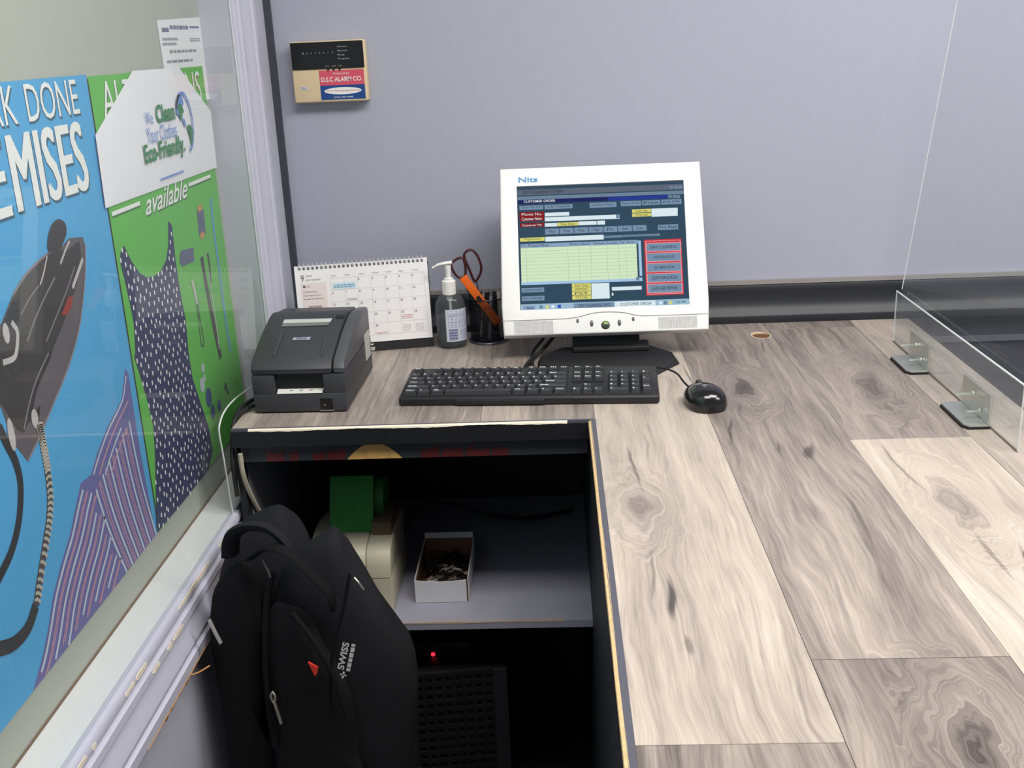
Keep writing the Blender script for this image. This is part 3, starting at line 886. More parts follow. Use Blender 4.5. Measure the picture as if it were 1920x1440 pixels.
for ci, parts in cols.items():
    for pi, (y0, y1, tone) in enumerate(parts):
        x0, x1 = xs[ci] + (G if ci not in (0, 4) else 0), xs[ci + 1] - (G if ci != 3 else 0)
        ya, yb = y0 + G, min(y1 - G, YB - 0.0005)
        if ci == 5 and pi == 1:                       # the plank with the cable hole
            b = bmesh.new()
            ring = [b.verts.new(p + (0,)) for p in ((x0, ya), (x1 + 0.004, ya), (x1 + 0.004, yb), (x0, yb))]
            es = [b.edges.new((ring[i], ring[(i + 1) % 4])) for i in range(4)]
            hv = [b.verts.new((hole_c[0] + hole_r * 0.78 * math.cos(2 * math.pi * i / 32), hole_c[1] + hole_r * math.sin(2 * math.pi * i / 32), 0)) for i in range(32)]
            es += [b.edges.new((hv[i], hv[(i + 1) % 32])) for i in range(32)]
            bmesh.ops.triangle_fill(b, use_beauty=True, edges=es)
            for v in b.verts:
                v.co.x = min(v.co.x, x1)
            ex = bmesh.ops.extrude_face_region(b, geom=b.faces[:])
            for e in ex['geom']:
                if isinstance(e, bmesh.types.BMVert): e.co.z -= 0.0045
            bmesh.ops.recalc_face_normals(b, faces=b.faces[:])
            o = MB().bm(b).build('plank', M_WOOD, ct)
        else:
            o = MB().box(x0, x1, ya, yb, -0.0045, 0.0, 0.0003, 1).build('plank', M_WOOD, ct)
        o.color = (tone, random.random(), 0, 1)
# cable hole: raw board ring just below the laminate
mb = MB()
n = 32
cx, cy = hole_c
ring = lambda r, z: [(cx + r * 0.78 * math.cos(2 * math.pi * i / n), cy + r * math.sin(2 * math.pi * i / n), z) for i in range(n)]
mb.add(ring(hole_r, -0.0002) + ring(hole_r - 0.003, -0.0002) + ring(hole_r - 0.003, -0.0042), [(i, (i + 1) % n, (i + 1) % n + n, i + n) for i in range(n)] + [(i + n, (i + 1) % n + n, (i + 1) % n + 2 * n, i + 2 * n) for i in range(n)] )
mb.build('cable_hole_ring', mat('raw_board_rim_lit', (226, 206, 170), 0.6, var=0.2, scale=90), ct)  # cream colour carries the light on the hole's inner wall
mb = MB(); mb.add(ring(hole_r - 0.003, -0.0042), [tuple(range(n))]); mb.build('cable_hole_bottom', mat('raw_board_shaded', (110, 70, 44), 0.7, var=0.5, scale=70), ct)  # shallow floor painted dark brown in place of the shade of a deep hole
# front edge of the back arm: dark face, chipped pale line; inner edge of the right arm: grey trim with bare wood arris
MB().box(XL, XI, YF, YF + 0.0005, -TH - 0.004, -0.004).build('front_face', M_BLACKPANEL, ct)
MB().box(XL, XI + 0.0118, YF + 0.0045, YA, -0.0045, 0.0004).build('edge_trim', M_EDGE, ct)
MB().box(XI + 0.0035, XI + 0.0118, -0.6, YF + 0.0045, -0.0045, 0.0004).build('edge_trim', M_EDGE, ct)
def ragged(axis, a, b, w0, w1, seed, n=140):
    r_ = random.Random(seed)
    mb, vs, val = MB(), [], 0.0
    for i in range(n):
        t = a + (b - a) * i / (n - 1)
        val = 0.82 * val + r_.uniform(-1, 1) * 0.35
        ww = max(0.0006, w0 + (w1 - w0) * (0.5 + 0.5 * math.sin(i * 0.11)) + val * 0.0011)
        if axis == 'x':
            vs += [(t, YF + 0.0045, 0.0002), (t, YF + 0.0003, -0.0012), (t, YF - 0.0004, -0.0012 - ww)]
        else:
            vs += [(XI + 0.0035 + ww * 0.25, t, 0.0006), (XI + 0.0003, t, -0.001), (XI - 0.0005, t, -0.001 - ww)]
    mb.add(vs, [f for i in range(n - 1) for f in ((3 * i, 3 * i + 1, 3 * i + 4, 3 * i + 3), (3 * i + 1, 3 * i + 2, 3 * i + 5, 3 * i + 4))])
    return mb
ragged('x', XL + 0.03, XI - 0.035, 0.0012, 0.0030, 4).build('chipped_edge', M_PALEWOOD, ct)
ragged('y', YF, -0.6, 0.0015, 0.0050, 9, 300).build('worn_arris', M_BAREWOOD, ct)

# cabinet under the counter
cab = thing('counter_cabinet', 'dark open cabinet under the counter with a grey shelf', 'cabinet', (-0.25, 1.95, FL))
MB().box(XL + 0.004, XI - 0.002, YF + 0.012, YF + 0.028, -0.0625, -TH - 0.0005).build('apron', M_CHARCOAL, cab)
ap = Plane((0, YF + 0.012, 0), (1, 0, 0), (0, 0, 1))
mb = MB()
d = [(-0.362 + 0.047 * (1 - math.cos(math.pi * i / 20)), -0.0622 + 0.030 * (1 - abs(math.cos(math.pi * i / 20)) ** 1.8)) for i in range(21)]
ap.poly(mb, d, 0.0006); mb.pieces('wood_coloured_print', mat('tan_wood_print', (214, 168, 100), 0.5, var=0.3, scale=60), cab)
mb, rg = MB(), random.Random(11)
for a, b in ((-0.50, -0.47), (-0.46, -0.445), (-0.42, -0.40), (-0.395, -0.365), (-0.235, -0.205), (-0.20, -0.165), (-0.16, -0.12), (-0.115, -0.088)):
    n = 9
    top_ = [(a + (b - a) * i / n, -0.046 + rg.uniform(-0.006, 0.006)) for i in range(n + 1)]
    ap.poly(mb, [(a, -0.0622), (b, -0.0622)] + top_[::-1], 0.0006)
mb.pieces('red_print', mat('dark_red_print', (88, 26, 28), 0.5, var=0.3, scale=200), cab)
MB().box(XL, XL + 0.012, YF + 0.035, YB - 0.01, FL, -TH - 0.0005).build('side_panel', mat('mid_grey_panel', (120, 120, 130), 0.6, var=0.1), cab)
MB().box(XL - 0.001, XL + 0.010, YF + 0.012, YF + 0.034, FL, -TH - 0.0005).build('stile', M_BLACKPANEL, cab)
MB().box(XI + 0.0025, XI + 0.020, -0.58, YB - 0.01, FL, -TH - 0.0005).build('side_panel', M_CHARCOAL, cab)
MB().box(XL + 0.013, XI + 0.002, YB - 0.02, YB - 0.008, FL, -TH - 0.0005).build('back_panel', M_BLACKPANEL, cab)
MB().box(XR - 0.03, XR - 0.012, -0.58, YB - 0.02, FL, -TH - 0.0005).build('counter_front', M_NAVY, cab)
SHZ, SHY = -0.397, 1.700
sh_o = MB().box(XL + 0.013, XI + 0.002, SHY, YB - 0.022, SHZ - 0.0145, SHZ).build('shelf', M_SHELF, cab)
mb = ragged('x', XL + 0.02, XI - 0.05, 0.0004, 0.0014, 21)
mb.v = [Vector((p.x, p.y - YF + SHY - 0.0002, p.z + SHZ + 0.0004)) for p in mb.v]
mb.build('worn_shelf_edge', mat('worn_tan_edge', (176, 146, 112), 0.7, var=0.3, scale=150), sh_o)

# ------------------------------------------------------------------ acrylic guard on the right of the counter
gd = thing('acrylic_guard', 'clear acrylic sneeze guard standing along the counter edge', 'guard', (0.67, 1.77, 0.0))
MB().box(0.667, 0.670, 1.477, 2.070, 0.001, 0.102).build('base_strip', M_GUARD, gd)
mb = MB()
mb.add([(0.6725, 1.40, 0.040), (0.6725, 2.074, 0.040), (0.6725 + 0.007, 2.074, 0.10), (0.7495, 2.074, 0.72), (0.7495, 1.40, 0.72), (0.6795, 1.40, 0.10)], [(0, 1, 2, 5), (5, 2, 3, 4)])
mb.build('sheet', M_GUARD, gd)
mb = MB()
mb.tube([(0.6685, 1.477, 0.1025), (0.6685, 2.070, 0.1025)], 0.0016, 6, smooth=1)
mb.tube([(0.6685, 2.0705, 0.001), (0.6685, 2.0705, 0.1025)], 0.0012, 6, smooth=1)
mb.tube([(0.6685, 1.4768, 0.001), (0.6685, 1.4768, 0.1025)], 0.0014, 6, smooth=1)
mb.tube([(0.6795, 2.0742, 0.105), (0.7495, 2.0742, 0.72)], 0.0009, 5, smooth=1)
mb.build('cut_edges', M_PLEDGE, gd)
MB().box(0.6668, 0.6702, 1.477, 2.070, 0.0, 0.0012).build('gasket', mat('dark_gasket', (92, 80, 70), 0.6), gd)
M_STEEL = mat('brushed_steel', (204, 208, 202), 0.30, 0.75, var=0.08, scale=60)
M_PAD = mat('rubber_pad', (30, 30, 30), 0.7)
for k, (y0, y1, lab) in enumerate(((1.852, 1.957, 'steel angle bracket bolted to the guard, the one closer to the wall moulding'), (1.572, 1.688, 'steel angle bracket bolted to the guard, the one further from the wall moulding'))):
    br = thing('angle_bracket', lab, 'bracket', (0.65, (y0 + y1) / 2, 0), 0, 'guard brackets')
    MB().prism([(0.626, y0 + 0.012), (0.632, y0), (0.6655, y0), (0.6655, y1), (0.632, y1), (0.626, y1 - 0.008)], 'z', 0.0, 0.0035).build('pad', M_PAD, br)
    MB().prism([(0.628, y0 + 0.012), (0.634, y0 + 0.001), (0.6655, y0 + 0.001), (0.6655, y1 - 0.001), (0.634, y1 - 0.001), (0.628, y1 - 0.010)], 'z', 0.0036, 0.0066, 0.0006).build('foot_plate', M_STEEL, br)
    MB().box(0.6625, 0.6655, y0 + 0.001, y1 - 0.001, 0.0067, 0.054, 0.0006).build('upright_plate', M_STEEL, br)
    for yy, zz, ln in ((y0 + 0.062, 0.038, 0.030), (y0 + 0.032, 0.019, 0.022)):
        b1 = MB()
        b1.tube([(0.6622, yy, zz), (0.6622 - ln, yy, zz)], 0.0016, 8, smooth=1)
        bo = b1.build('bolt', M_STEEL, br, True)
        b2 = MB()
        b2.tube([(0.662, yy, zz), (0.6585, yy, zz)], 0.0042, 6, smooth=1)
        b2.tube([(0.6582, yy, zz), (0.6574, yy, zz)], 0.0052, 12, smooth=1)
        b2.build('nut', M_STEEL, bo)
    if k == 1:
        MB().tube([(0.6622 - 0.022, y0 + 0.062, 0.032), (0.6622 - 0.022, y0 + 0.062, 0.056)], 0.0016, 6, smooth=1).build('wing', M_STEEL, br)

# ------------------------------------------------------------------ alarm keypad on the back wall
AL = Plane((0, YB - 0.030, 0), (1, 0, 0), (0, 0, 1))
p0, p1, p2, p3 = AL.px(543, 82), AL.px(682, 70), AL.px(691, 186), AL.px(552, 197)
aw0, aw1, az0, az1 = (p0[0] + p3[0]) / 2, (p1[0] + p2[0]) / 2, (p2[1] + p3[1]) / 2, (p0[1] + p1[1]) / 2
alarm = thing('alarm_keypad', 'cream wall alarm panel with black top and red and blue company sticker', 'alarm panel', ((aw0 + aw1) / 2, YB, az0))
MB().box(aw0, aw1, YB - 0.030, YB - 0.0005, az0, az1, 0.004, 3).build('housing', mat('cream_plastic', (226, 206, 166), 0.45, var=0.05), alarm, True)
zs = az0 + (az1 - az0) * 0.545
MB().box(aw0 + 0.002, aw1 - 0.003, YB - 0.0325, YB - 0.029, zs, az1 - 0.002, 0.001).build('black_window', mat('black_display', (18, 18, 22), 0.25, var=0.2), alarm)
AF = Plane((0, YB - 0.0326, 0), (1, 0, 0), (0, 0, 1))
mb = MB()
aW, aH = aw1 - aw0, az1 - az0
for i in range(8):
    u = aw0 + aW * (0.17 + 0.056 * i)
    AF.text(mb, str(i + 1), u, zs + aH * 0.25, u + 0.0022, zs + aH * 0.275, 0.0003)
for i, s_ in enumerate(('Memory', 'Bypass', 'Fire', 'Program')):
    AF.text(mb, s_, aw0 + aW * 0.64, zs + aH * (0.335 - 0.065 * i), aw0 + aW * (0.64 + 0.022 * len(s_)), zs + aH * (0.365 - 0.065 * i), 0.0003)
for i, s_ in enumerate(('Ready', 'Armed', 'Trouble')):
    AF.text(mb, s_, aw0 + aW * (0.46 + 0.085 * i), zs + aH * 0.035, aw0 + aW * (0.515 + 0.085 * i), zs + aH * 0.055, 0.0003)
mb.pieces('legends', mat('legend_grey', (170, 176, 178), 0.5), alarm)
mb = MB()
for i in range(3):
    u = aw0 + aW * (0.49 + 0.078 * i)
    AL.poly(mb, [(u - 0.003, zs - 0.0005), (u + 0.003, zs - 0.0005), (u, zs - 0.0055)], 0.0012)
mb.pieces('pointers', mat('black_display2', (20, 20, 22), 0.5), alarm)
st0, st1 = aw0 + aW * 0.365, aw1 - aW * 0.035
sm, sb = az0 + aH * 0.275, az0 + aH * 0.04
mb = MB(); AL.quad(mb, st0, sm, st1, zs - 0.003, 0.0006); stk = mb.build('sticker_top', mat('sticker_red', (214, 84, 104), 0.4), alarm)
mb = MB(); AL.quad(mb, st0, sb, st1, sm, 0.0006); mb.build('sticker_bottom', mat('sticker_blue', (30, 70, 138), 0.4), alarm)
mb = MB(); AL.disc(mb, (st0 + st1) / 2, sb + (sm - sb) * 0.60, (st1 - st0) * 0.42, (sm - sb) * 0.25, 0.0009); mb.build('sticker_oval', M_INKW, alarm)
mb = MB()
AL.text(mb, 'Protected by', st0 + aW * 0.19, zs - 0.0125, st0 + aW * 0.40, zs - 0.0075, 0.0009)
AL.text(mb, 'D.S.C ALARM CO.', st0 + aW * 0.02, sm + aH * 0.06, st1 - aW * 0.03, sm + aH * 0.135, 0.0009, bold=0.015)
AL.text(mb, '(416) 265-4540', st0 + aW * 0.17, sb + aH * 0.02, st0 + aW * 0.43, sb + aH * 0.05, 0.0009, bold=0.01)
mb.pieces('sticker_lettering', M_INKW, alarm)
mb = MB(); AL.text(mb, '24 Hr Monitoring Service', st0 + aW * 0.07, sb + (sm - sb) * 0.52, st1 - aW * 0.08, sb + (sm - sb) * 0.68, 0.0012); mb.build('sticker_red_lettering', mat('sticker_redtext', (200, 70, 80), 0.5), alarm)
mb = MB(); AL.quad(mb, aw0 + aW * .09, az0 + aH * .21, aw0 + aW * .20, az0 + aH * .28, 0.0006); mb.build('small_label', mat('pale_label', (216, 208, 206), 0.5), alarm)
mb = MB(); AL.text(mb, 'DSC', aw0 + aW * .11, az0 + aH * .22, aw0 + aW * .18, az0 + aH * .265, 0.0009); mb.build('small_lettering', mat('slate_ink2', (96, 96, 120), 0.5), alarm)

# ------------------------------------------------------------------ monitor
MYAW, MT = 0.013, 0.44
mu = Vector((math.cos(MYAW), math.sin(MYAW), 0))
mh = Vector((-math.sin(MYAW), math.cos(MYAW), 0))
mv = Vector((0, 0, 1)) * math.cos(MT) + mh * math.sin(MT)
MP = Plane((0.095, 2.0, 0.055), mu, mv)
mon = thing('monitor', 'white flat panel monitor on a black foot showing an order screen', 'monitor', (0.095, 2.0, 0.0))
MW, MH_ = 0.401, 0.337
c4 = [MP.px(968, 349), MP.px(1282, 337), MP.px(1293, 571), MP.px(976, 581)]
s0, s1 = (c4[0][0] + c4[3][0]) / 2, (c4[1][0] + c4[2][0]) / 2
t0, t1 = (c4[2][1] + c4[3][1]) / 2, (c4[0][1] + c4[1][1]) / 2
M_BEZ = mat('ivory_white_plastic', (238, 238, 236), 0.4, var=0.02)
MPM = Matrix((MP.U.to_4d(), MP.V.to_4d(), MP.N.to_4d())).to_3x3().transposed().to_4x4()
MPM.translation = MP.o
b = bmesh.new()
O = [(-MW / 2 + 0.002, 0.0), (MW / 2 - 0.002, 0.0), (MW / 2 + 0.001, 0.06), (MW / 2 - 0.003, MH_), (-MW / 2 + 0.003, MH_), (-MW / 2 - 0.001, 0.06)]
I = [(s0, t0), (s1, t0), (s1, t0 + 0.06), (s1, t1), (s0, t1), (s0, t0 + 0.06)]
def V3(p, z): return b.verts.new((p[0], p[1], z))
of, ob, if_, ib = [V3(p, 0.0) for p in O], [V3(p, -0.028) for p in O], [V3(p, -0.001) for p in I], [V3(p, -0.008) for p in I]
for i in range(6):
    j = (i + 1) % 6
    b.faces.new((of[i], of[j], if_[j], if_[i])); b.faces.new((ob[j], ob[i], of[i], of[j])[::-1]); b.faces.new((if_[i], if_[j], ib[j], ib[i]))
b.faces.new(ob)
bmesh.ops.recalc_face_normals(b, faces=b.faces[:])
bmesh.ops.bevel(b, geom=[e for e in b.edges if e.verts[0] in of and e.verts[1] in of], offset=0.004, segments=3, profile=0.5, affect='EDGES')
bez = MB().bm(b, MPM).build('bezel', M_BEZ, mon, True)
MB().box(-0.165, 0.165, 0.02, 0.30, -0.052, -0.0285, 0.012, 2, MPM).build('rear_housing', mat('grey_rear_plastic', (170, 170, 170), 0.5), mon, True)
def mq(zx, zy): return MP.px(960 + zx / 5.538, 330 + zy / 5.538)
SN = -0.0065
mb = MB(); MP.quad(mb, s0 - 0.001, t0 - 0.001, s1 + 0.001, t1 + 0.001, SN); scr = mb.build('screen', emit('screen_teal', (54, 78, 96), 0.95), mon)
UI = {}
def ui(col, tl, br, lvl=1):
    a, c = mq(*tl), mq(*br)
    UI.setdefault((col, lvl), MB())
    MP.quad(UI[(col, lvl)], max(a[0], s0), c[1], min(c[0], s1), a[1], SN + 0.0002 * lvl)
def ut(col, s_, tl, br, lvl=4, bold=0.0):
    a, c = mq(*tl), mq(*br)
    UI.setdefault((col, lvl), MB())
    MP.text(UI[(col, lvl)], s_, a[0], c[1], c[0], a[1], SN + 0.0002 * lvl, bold)
ui('grey', (48, 138), (1787, 128)); ui('steel', (55, 206), (1788, 176)); ui('navy', (65, 240), (1620, 224)); ui('navyb', (1000, 212), (1620, 224), 2)
ut('ink', 'DRY CLEANING SYSTEM', (105, 150), (530, 162)); ut('white', 'CUSTOMER ORDER', (120, 246), (450, 258), 4, 0.01)
for x in (1640, 1690, 1735): ui('steel', (x, 92 - (x - 1640) * .03), (x + 38, 122 - (x - 1640) * .03), 2)
for x in (1625, 1670, 1710): ui('steel', (x, 190), (x + 38, 218), 2)
for s_, tl, br in (('Clear Out (F2)', (75, 302), (325, 336)), ('Order Change (F3)', (337, 292), (630, 326)), ('Customer History', (806, 270), (1088, 312)), ('Save (F12)', (1130, 254), (1345, 298)), ('Print', (1352, 245), (1545, 288)), ('Exit (F4)', (1552, 236), (1765, 280)),
                   ('Pre Paid', (1516, 498), (1730, 545)), ('Press Only', (958, 612), (1150, 628)), ('Starch', (1156, 604), (1345, 618)), ('Crease', (1352, 596), (1540, 610)), ('Quick Invoice', (98, 1158), (335, 1196)), ('Prc Chng', (102, 1244), (338, 1285))):
    ui('button', tl, br, 2)
    dx, dy = (br[0] - tl[0]) * 0.1, (br[1] - tl[1]) * 0.28
    ut('ink', s_, (tl[0] + dx, tl[1] + dy), (br[0] - dx, br[1] - dy))
for s_, tl, br in (('Phone No.', (74, 368), (335, 406)), ('Customer Name', (76, 414), (335, 455)), ('Customer No', (80, 484), (335, 516))):
    ui('maroon', tl, br, 2); ut('white', s_, (tl[0] + 25, tl[1] + 10), (br[0] - 25, br[1] - 8))
for tl, br in (((340, 374), (595, 402)), ((340, 420), (1120, 434)), ((340, 482), (470, 514)), ((690, 464), (880, 496)), ((885, 456), (968, 494)), ((1450, 330), (1725, 362)), ((1450, 370), (1725, 404)), ((345, 624), (955, 650)), ((825, 1108), (1018, 1264)), ((1038, 1146), (1350, 1172)), ((1038, 1206), (1056, 1234))):
    ui('field', tl, br, 2)
ui('steel', (1082, 390), (1118, 430), 3)
for s_, tl, br in (('Due Date', (472, 476), (690, 504)), ('Order No.', (1248, 338), (1448, 366)), ('Order Date', (1250, 380), (1448, 408)), ('Tag/Note', (82, 636), (340, 664)), ('Sub Total', (622, 1112), (822, 1142)), ('HST/GST', (623, 1152), (823, 1184)), ('PST', (624, 1194), (824, 1226)), ('TOTAL', (626, 1238), (826, 1270))):
    ui('yellow', tl, br, 2); dx = (br[0] - tl[0]) * 0.16
    ut('ink', s_, (tl[0] + dx, tl[1] + 6), (br[0] - dx, br[1] - 5))
for i, s_ in enumerate(('Mon', 'Tue', 'Wed', 'Thu', 'Fri', 'Sat', 'Sun')):
    x = 342 + i * 152
    ui('button', (x, 540 - i * 6), (x + 147, 594 - i * 6), 2); ut('ink', s_, (x + 42, 556 - i * 6), (x + 105, 580 - i * 6))
ui('steelb', (86, 700), (1310, 696), 2)
for s_, x0_, x1_ in (('Qty', 95, 140), ('Product Name', 168, 380), ('Price', 605, 690), ('Disc%', 715, 810), ('Amount', 850, 965), ('Prod/St', 985, 1095), ('Tax', 1118, 1170), ('Pcs', 1195, 1260)):
    yy = 706 - (x0_ - 95) * 0.032
    ut('ink', s_, (x0_, yy), (x1_, yy + 18))
ui('table', (88, 742), (1310, 1056), 2)
a, c = mq(88, 742), mq(1310, 1056)
g = MB()
for i in range(1, 10):
    v = a[1] + (c[1] - a[1]) * i / 10; MP.quad(g, a[0], v - 0.0002, c[0], v + 0.0002, SN + 0.0006)
for x in (150, 585, 700, 825, 995, 1115, 1190):
    u = mq(x, 900)[0]; MP.quad(g, u - 0.0002, c[1], u + 0.0002, a[1], SN + 0.0006)
UI[('gridline', 3)] = g
ui('scroll', (1312, 662), (1356, 1030), 2); ui('scroll', (95, 1092), (1358, 1082), 2); ui('steel', (1290, 1040), (1325, 1076), 3)
ui('red', (1372, 655), (1790, 1222), 2); ui('pink', (1385, 668), (1778, 1212), 3); ui('red', (1390, 673), (1773, 1207), 4)
for s_, tl, br in (('DRY CLEANING', (1400, 697), (1755, 763)), ('HOUSEHOLD', (1404, 800), (1757, 868)), ('ALTERATION', (1407, 906), (1760, 976)), ('LEATHER/SUEDE', (1411, 1014), (1764, 1084)), ('LEATHER REPAIR', (1415, 1122), (1768, 1194))):
    ui('pink', (tl[0] - 6, tl[1] - 6), (br[0] + 6, br[1] + 6), 5); ui('button', tl, br, 6)
    dx = (br[0] - tl[0]) * (0.12 if len(s_) > 10 else 0.2)
    ut('ink', s_, (tl[0] + dx, tl[1] + 24), (br[0] - dx, br[1] - 24), 8)
ui('bar', (90, 1328), (1850, 1328), 2); ui('steelb', (112, 1342), (240, 1382), 3); ut('ink', 'Start', (150, 1350), (225, 1374), 5, 0.01)
ui('button', (640, 1318), (1060, 1358), 3); ui('field', (1070, 1300), (1495, 1340), 3)
ut('ink', 'DRY CLEANING SYST...', (690, 1328), (1045, 1346), 5); ut('ink', 'CUSTOMER ORDER', (1130, 1312), (1455, 1330), 5); ut('ink', '7:35 PM', (1695, 1292), (1805, 1312), 5)
for x, cc in ((285, 'steel'), (350, 'yellow'), (410, 'field'), (475, 'blue'), (1530, 'field'), (1580, 'steel'), (1630, 'yellow')):
    ui(cc, (x, 1338 - (x - 285) * .035), (x + 34, 1372 - (x - 285) * .035), 4)
UIC = dict(grey=(96, 106, 122), steel=(112, 134, 156), steelb=(140, 165, 195), navy=(36, 42, 96), navyb=(44, 62, 150), ink=(36, 44, 58), white=(235, 240, 240), button=(122, 146, 172), maroon=(132, 36, 42), field=(222, 238, 244),
           yellow=(220, 216, 120), table=(214, 236, 200), gridline=(140, 165, 150), scroll=(168, 200, 232), red=(206, 58, 68), pink=(240, 170, 176), bar=(160, 192, 214), blue=(40, 90, 190))
for (cn, lv), g in UI.items():
    if cn == 'gridline':
        g.build('interface_grid', emit('ui_' + cn, UIC[cn], 0.95), scr)
    else:
        g.pieces('interface_text' if cn in ('ink', 'white') else 'interface_area', emit('ui_' + cn, UIC[cn], 0.95), scr)
# brand print, seam, buttons, grilles
mb = MB(); MP.text_px(mb, 'Nits', (972, 332.5), (1008, 341), 0.0004, 0.02); mb.build('brand_lettering', mat('brand_blue', (80, 150, 205), 0.5), bez)
mb = MB()
MP.ribbon(mb, [MP.px(*p) for p in ((941, 602), (985, 600.5), (1058, 597.5), (1085, 594), (1112, 587), (1140, 584.5), (1170, 586), (1195, 591), (1225, 591.5), (1331, 588))], 0.0011, 0.0003)
mb.build('seam', mat('seam_grey', (150, 138, 132), 0.6), bez)
gm = MB()
for tl, br in (((964, 603), (1038, 625)), ((1234, 594.5), (1308, 614))):
    a, c = MP.px(*tl), MP.px(*br)
    ncol, nrow = 34, 11
    for i in range(ncol):
        for j in range(nrow):
            u, v = a[0] + (c[0] - a[0]) * (i + .5) / ncol, c[1] + (a[1] - c[1]) * (j + .5) / nrow
            MP.disc(gm, u, v, 0.0007, 0.0007, 0.0004, 6)
tag(gm.build('speaker_perforation', mat('perforation_grey', (120, 120, 122), 0.6), bez), kind='stuff')
M_BTN = mat('grey_button', (92, 92, 96), 0.3, coat=0.4)
for x, y, ru, rv in ((1083, 601.5, .0024, .0045), (1109.5, 606.5, .0034, .0064), (1161.5, 605, .0034, .0064), (1187.5, 598, .0024, .0045)):
    u, v = MP.px(x, y)
    MB().ellipsoid((u, v, 0), ru, rv, 0.0025, 14, 8, MPM).build('button', M_BTN, mon, True)
u, v = MP.px(1135.5, 609.5)
pb = MB().ellipsoid((u, v, 0), 0.0085, 0.0085, 0.0032, 20, 10, MPM).build('power_button', mat('dark_power_button', (64, 68, 58), 0.25, coat=0.5), mon, True)
MB().ellipsoid((u, v + 0.0045, 0.0026), 0.0038, 0.0018, 0.0008, 12, 6, MPM).build('power_light', emit('green_led', (150, 210, 60), 1.0), pb)
# foot
M_FOOT = mat('matte_black_plastic', (26, 26, 29), 0.55, var=0.15)
b = bmesh.new()
P = [(-0.135, 1.962), (-0.095, 1.893), (0.085, 1.889), (0.138, 1.962), (0.135, 2.0), (0.09, 2.06), (-0.09, 2.06), (-0.135, 2.0)]
lo = [b.verts.new((0.095 + x, y, 0.0)) for x, y in P]
hi = [b.verts.new((0.095 + x * 0.94, 1.975 + (y - 1.975) * 0.92, 0.008 if y < 1.95 else 0.013)) for x, y in P]
b.faces.new(lo[::-1]); b.faces.new(hi)
for i in range(8): b.faces.new((lo[i], lo[(i + 1) % 8], hi[(i + 1) % 8], hi[i]))
MB().bm(b).build('foot', M_FOOT, mon)
MB().box(0.03, 0.18, 2.010, 2.058, 0.0135, 0.024, 0.003).build('swivel', M_FOOT, mon, True)
MB().prism([(2.028, 0.0245), (2.056, 0.0245), (2.095, 0.085), (2.155, 0.215), (2.128, 0.222), (2.066, 0.100)], 'x', 0.030, 0.162, 0.003).build('neck', M_FOOT, mon, True)
MB().tube([(0.02, 2.09, 0.09), (0.005, 2.065, 0.05), (-0.03, 2.03, 0.016), (-0.055, 1.985, 0.0065), (-0.062, 1.935, 0.0055), (-0.035, 1.905, 0.0055), (0.0, 1.892, 0.0055), (0.03, 1.8885, 0.0055)], 0.004, 8, smooth=6).build('cable', M_FOOT, mon, True)
MB().tube([(-0.005, 2.10, 0.06), (-0.03, 2.08, 0.024), (-0.05, 2.04, 0.0075), (-0.0485, 1.96, 0.005), (-0.046, 1.925, 0.005), (-0.03, 1.905, 0.005)], 0.0035, 8, smooth=6).build('cable', M_FOOT, mon, True)

# ------------------------------------------------------------------ keyboard
KY = math.atan2(1.734 - 1.759, 0.453)
kb = thing('keyboard', 'black full-size keyboard with white key legends in front of the monitor', 'keyboard', (-0.0545, 1.7465, 0.0), KY)
KW, KD = 0.454, 0.142
M_KB = mat('black_keyboard_plastic', (30, 30, 33), 0.5, var=0.15)
M_KEY = mat('black_key_plastic', (44, 44, 48), 0.42, var=0.12)
pk = [(0.0, 0.002), (0.0, 0.0125), (0.004, 0.0165), (KD - 0.006, 0.026), (KD, 0.023), (KD, 0.004), (KD - 0.003, 0.0), (0.004, 0.0)]
MB().prism(pk, 'x', -KW / 2, KW / 2, 0.004).build('case', M_KB, kb, True, world=False)
MB().prism([(-0.0045, 0.003), (-0.0045, 0.010), (0.001, 0.0125), (0.001, 0.001)], 'x', -0.125, 0.03, 0.002).build('front_lip', M_KB, kb, True, world=False)
slope = math.atan2(0.026 - 0.0165, KD - 0.010)
U_ = 0.01915
rows = [(0.0135, [(1.25, 'Ctrl'), (1.25, 'W'), (1.25, 'Alt'), (6.25, ''), (1.25, 'Alt'), (1.25, 'W'), (1.25, 'M'), (1.25, 'Ctrl')], ['l', 'd', 'r'], [(2, '0'), (1, '.'), ]),
        (0.0325, [(2.25, 'Shift')] + [(1, c) for c in 'ZXCVBNM,./'] + [(2.75, 'Shift')], [None, 'u', None], [(1, '1'), (1, '2'), (1, '3')]),
        (0.0515, [(1.75, 'Caps')] + [(1, c) for c in "ASDFGHJKL;'"] + [(2.25, 'Enter')], [], [(1, '4'), (1, '5'), (1, '6')]),
        (0.0705, [(1.5, 'Tab')] + [(1, c) for c in 'QWERTYUIOP[]'] + [(1.5, 'B')], ['Del', 'End', 'Pg'], [(1, '7'), (1, '8'), (1, '9')]),
        (0.0895, [(1, c) for c in '`1234567890-='] + [(2, 'Back')], ['Ins', 'Hm', 'Pg'], [(1, 'N'), (1, '/'), (1, '*'), (1, '-')]),
        (0.1165, [(1, 'Esc'), (-1, '')] + [(1, 'F%d' % i) for i in (1, 2, 3, 4)] + [(-.5, '')] + [(1, 'F%d' % i) for i in (5, 6, 7, 8)] + [(-.5, '')] + [(1, 'F%d' % i) for i in (9, 10, 11, 12)], ['Pr', 'Sc', 'Pa'], [])]
KEYMESH = {}
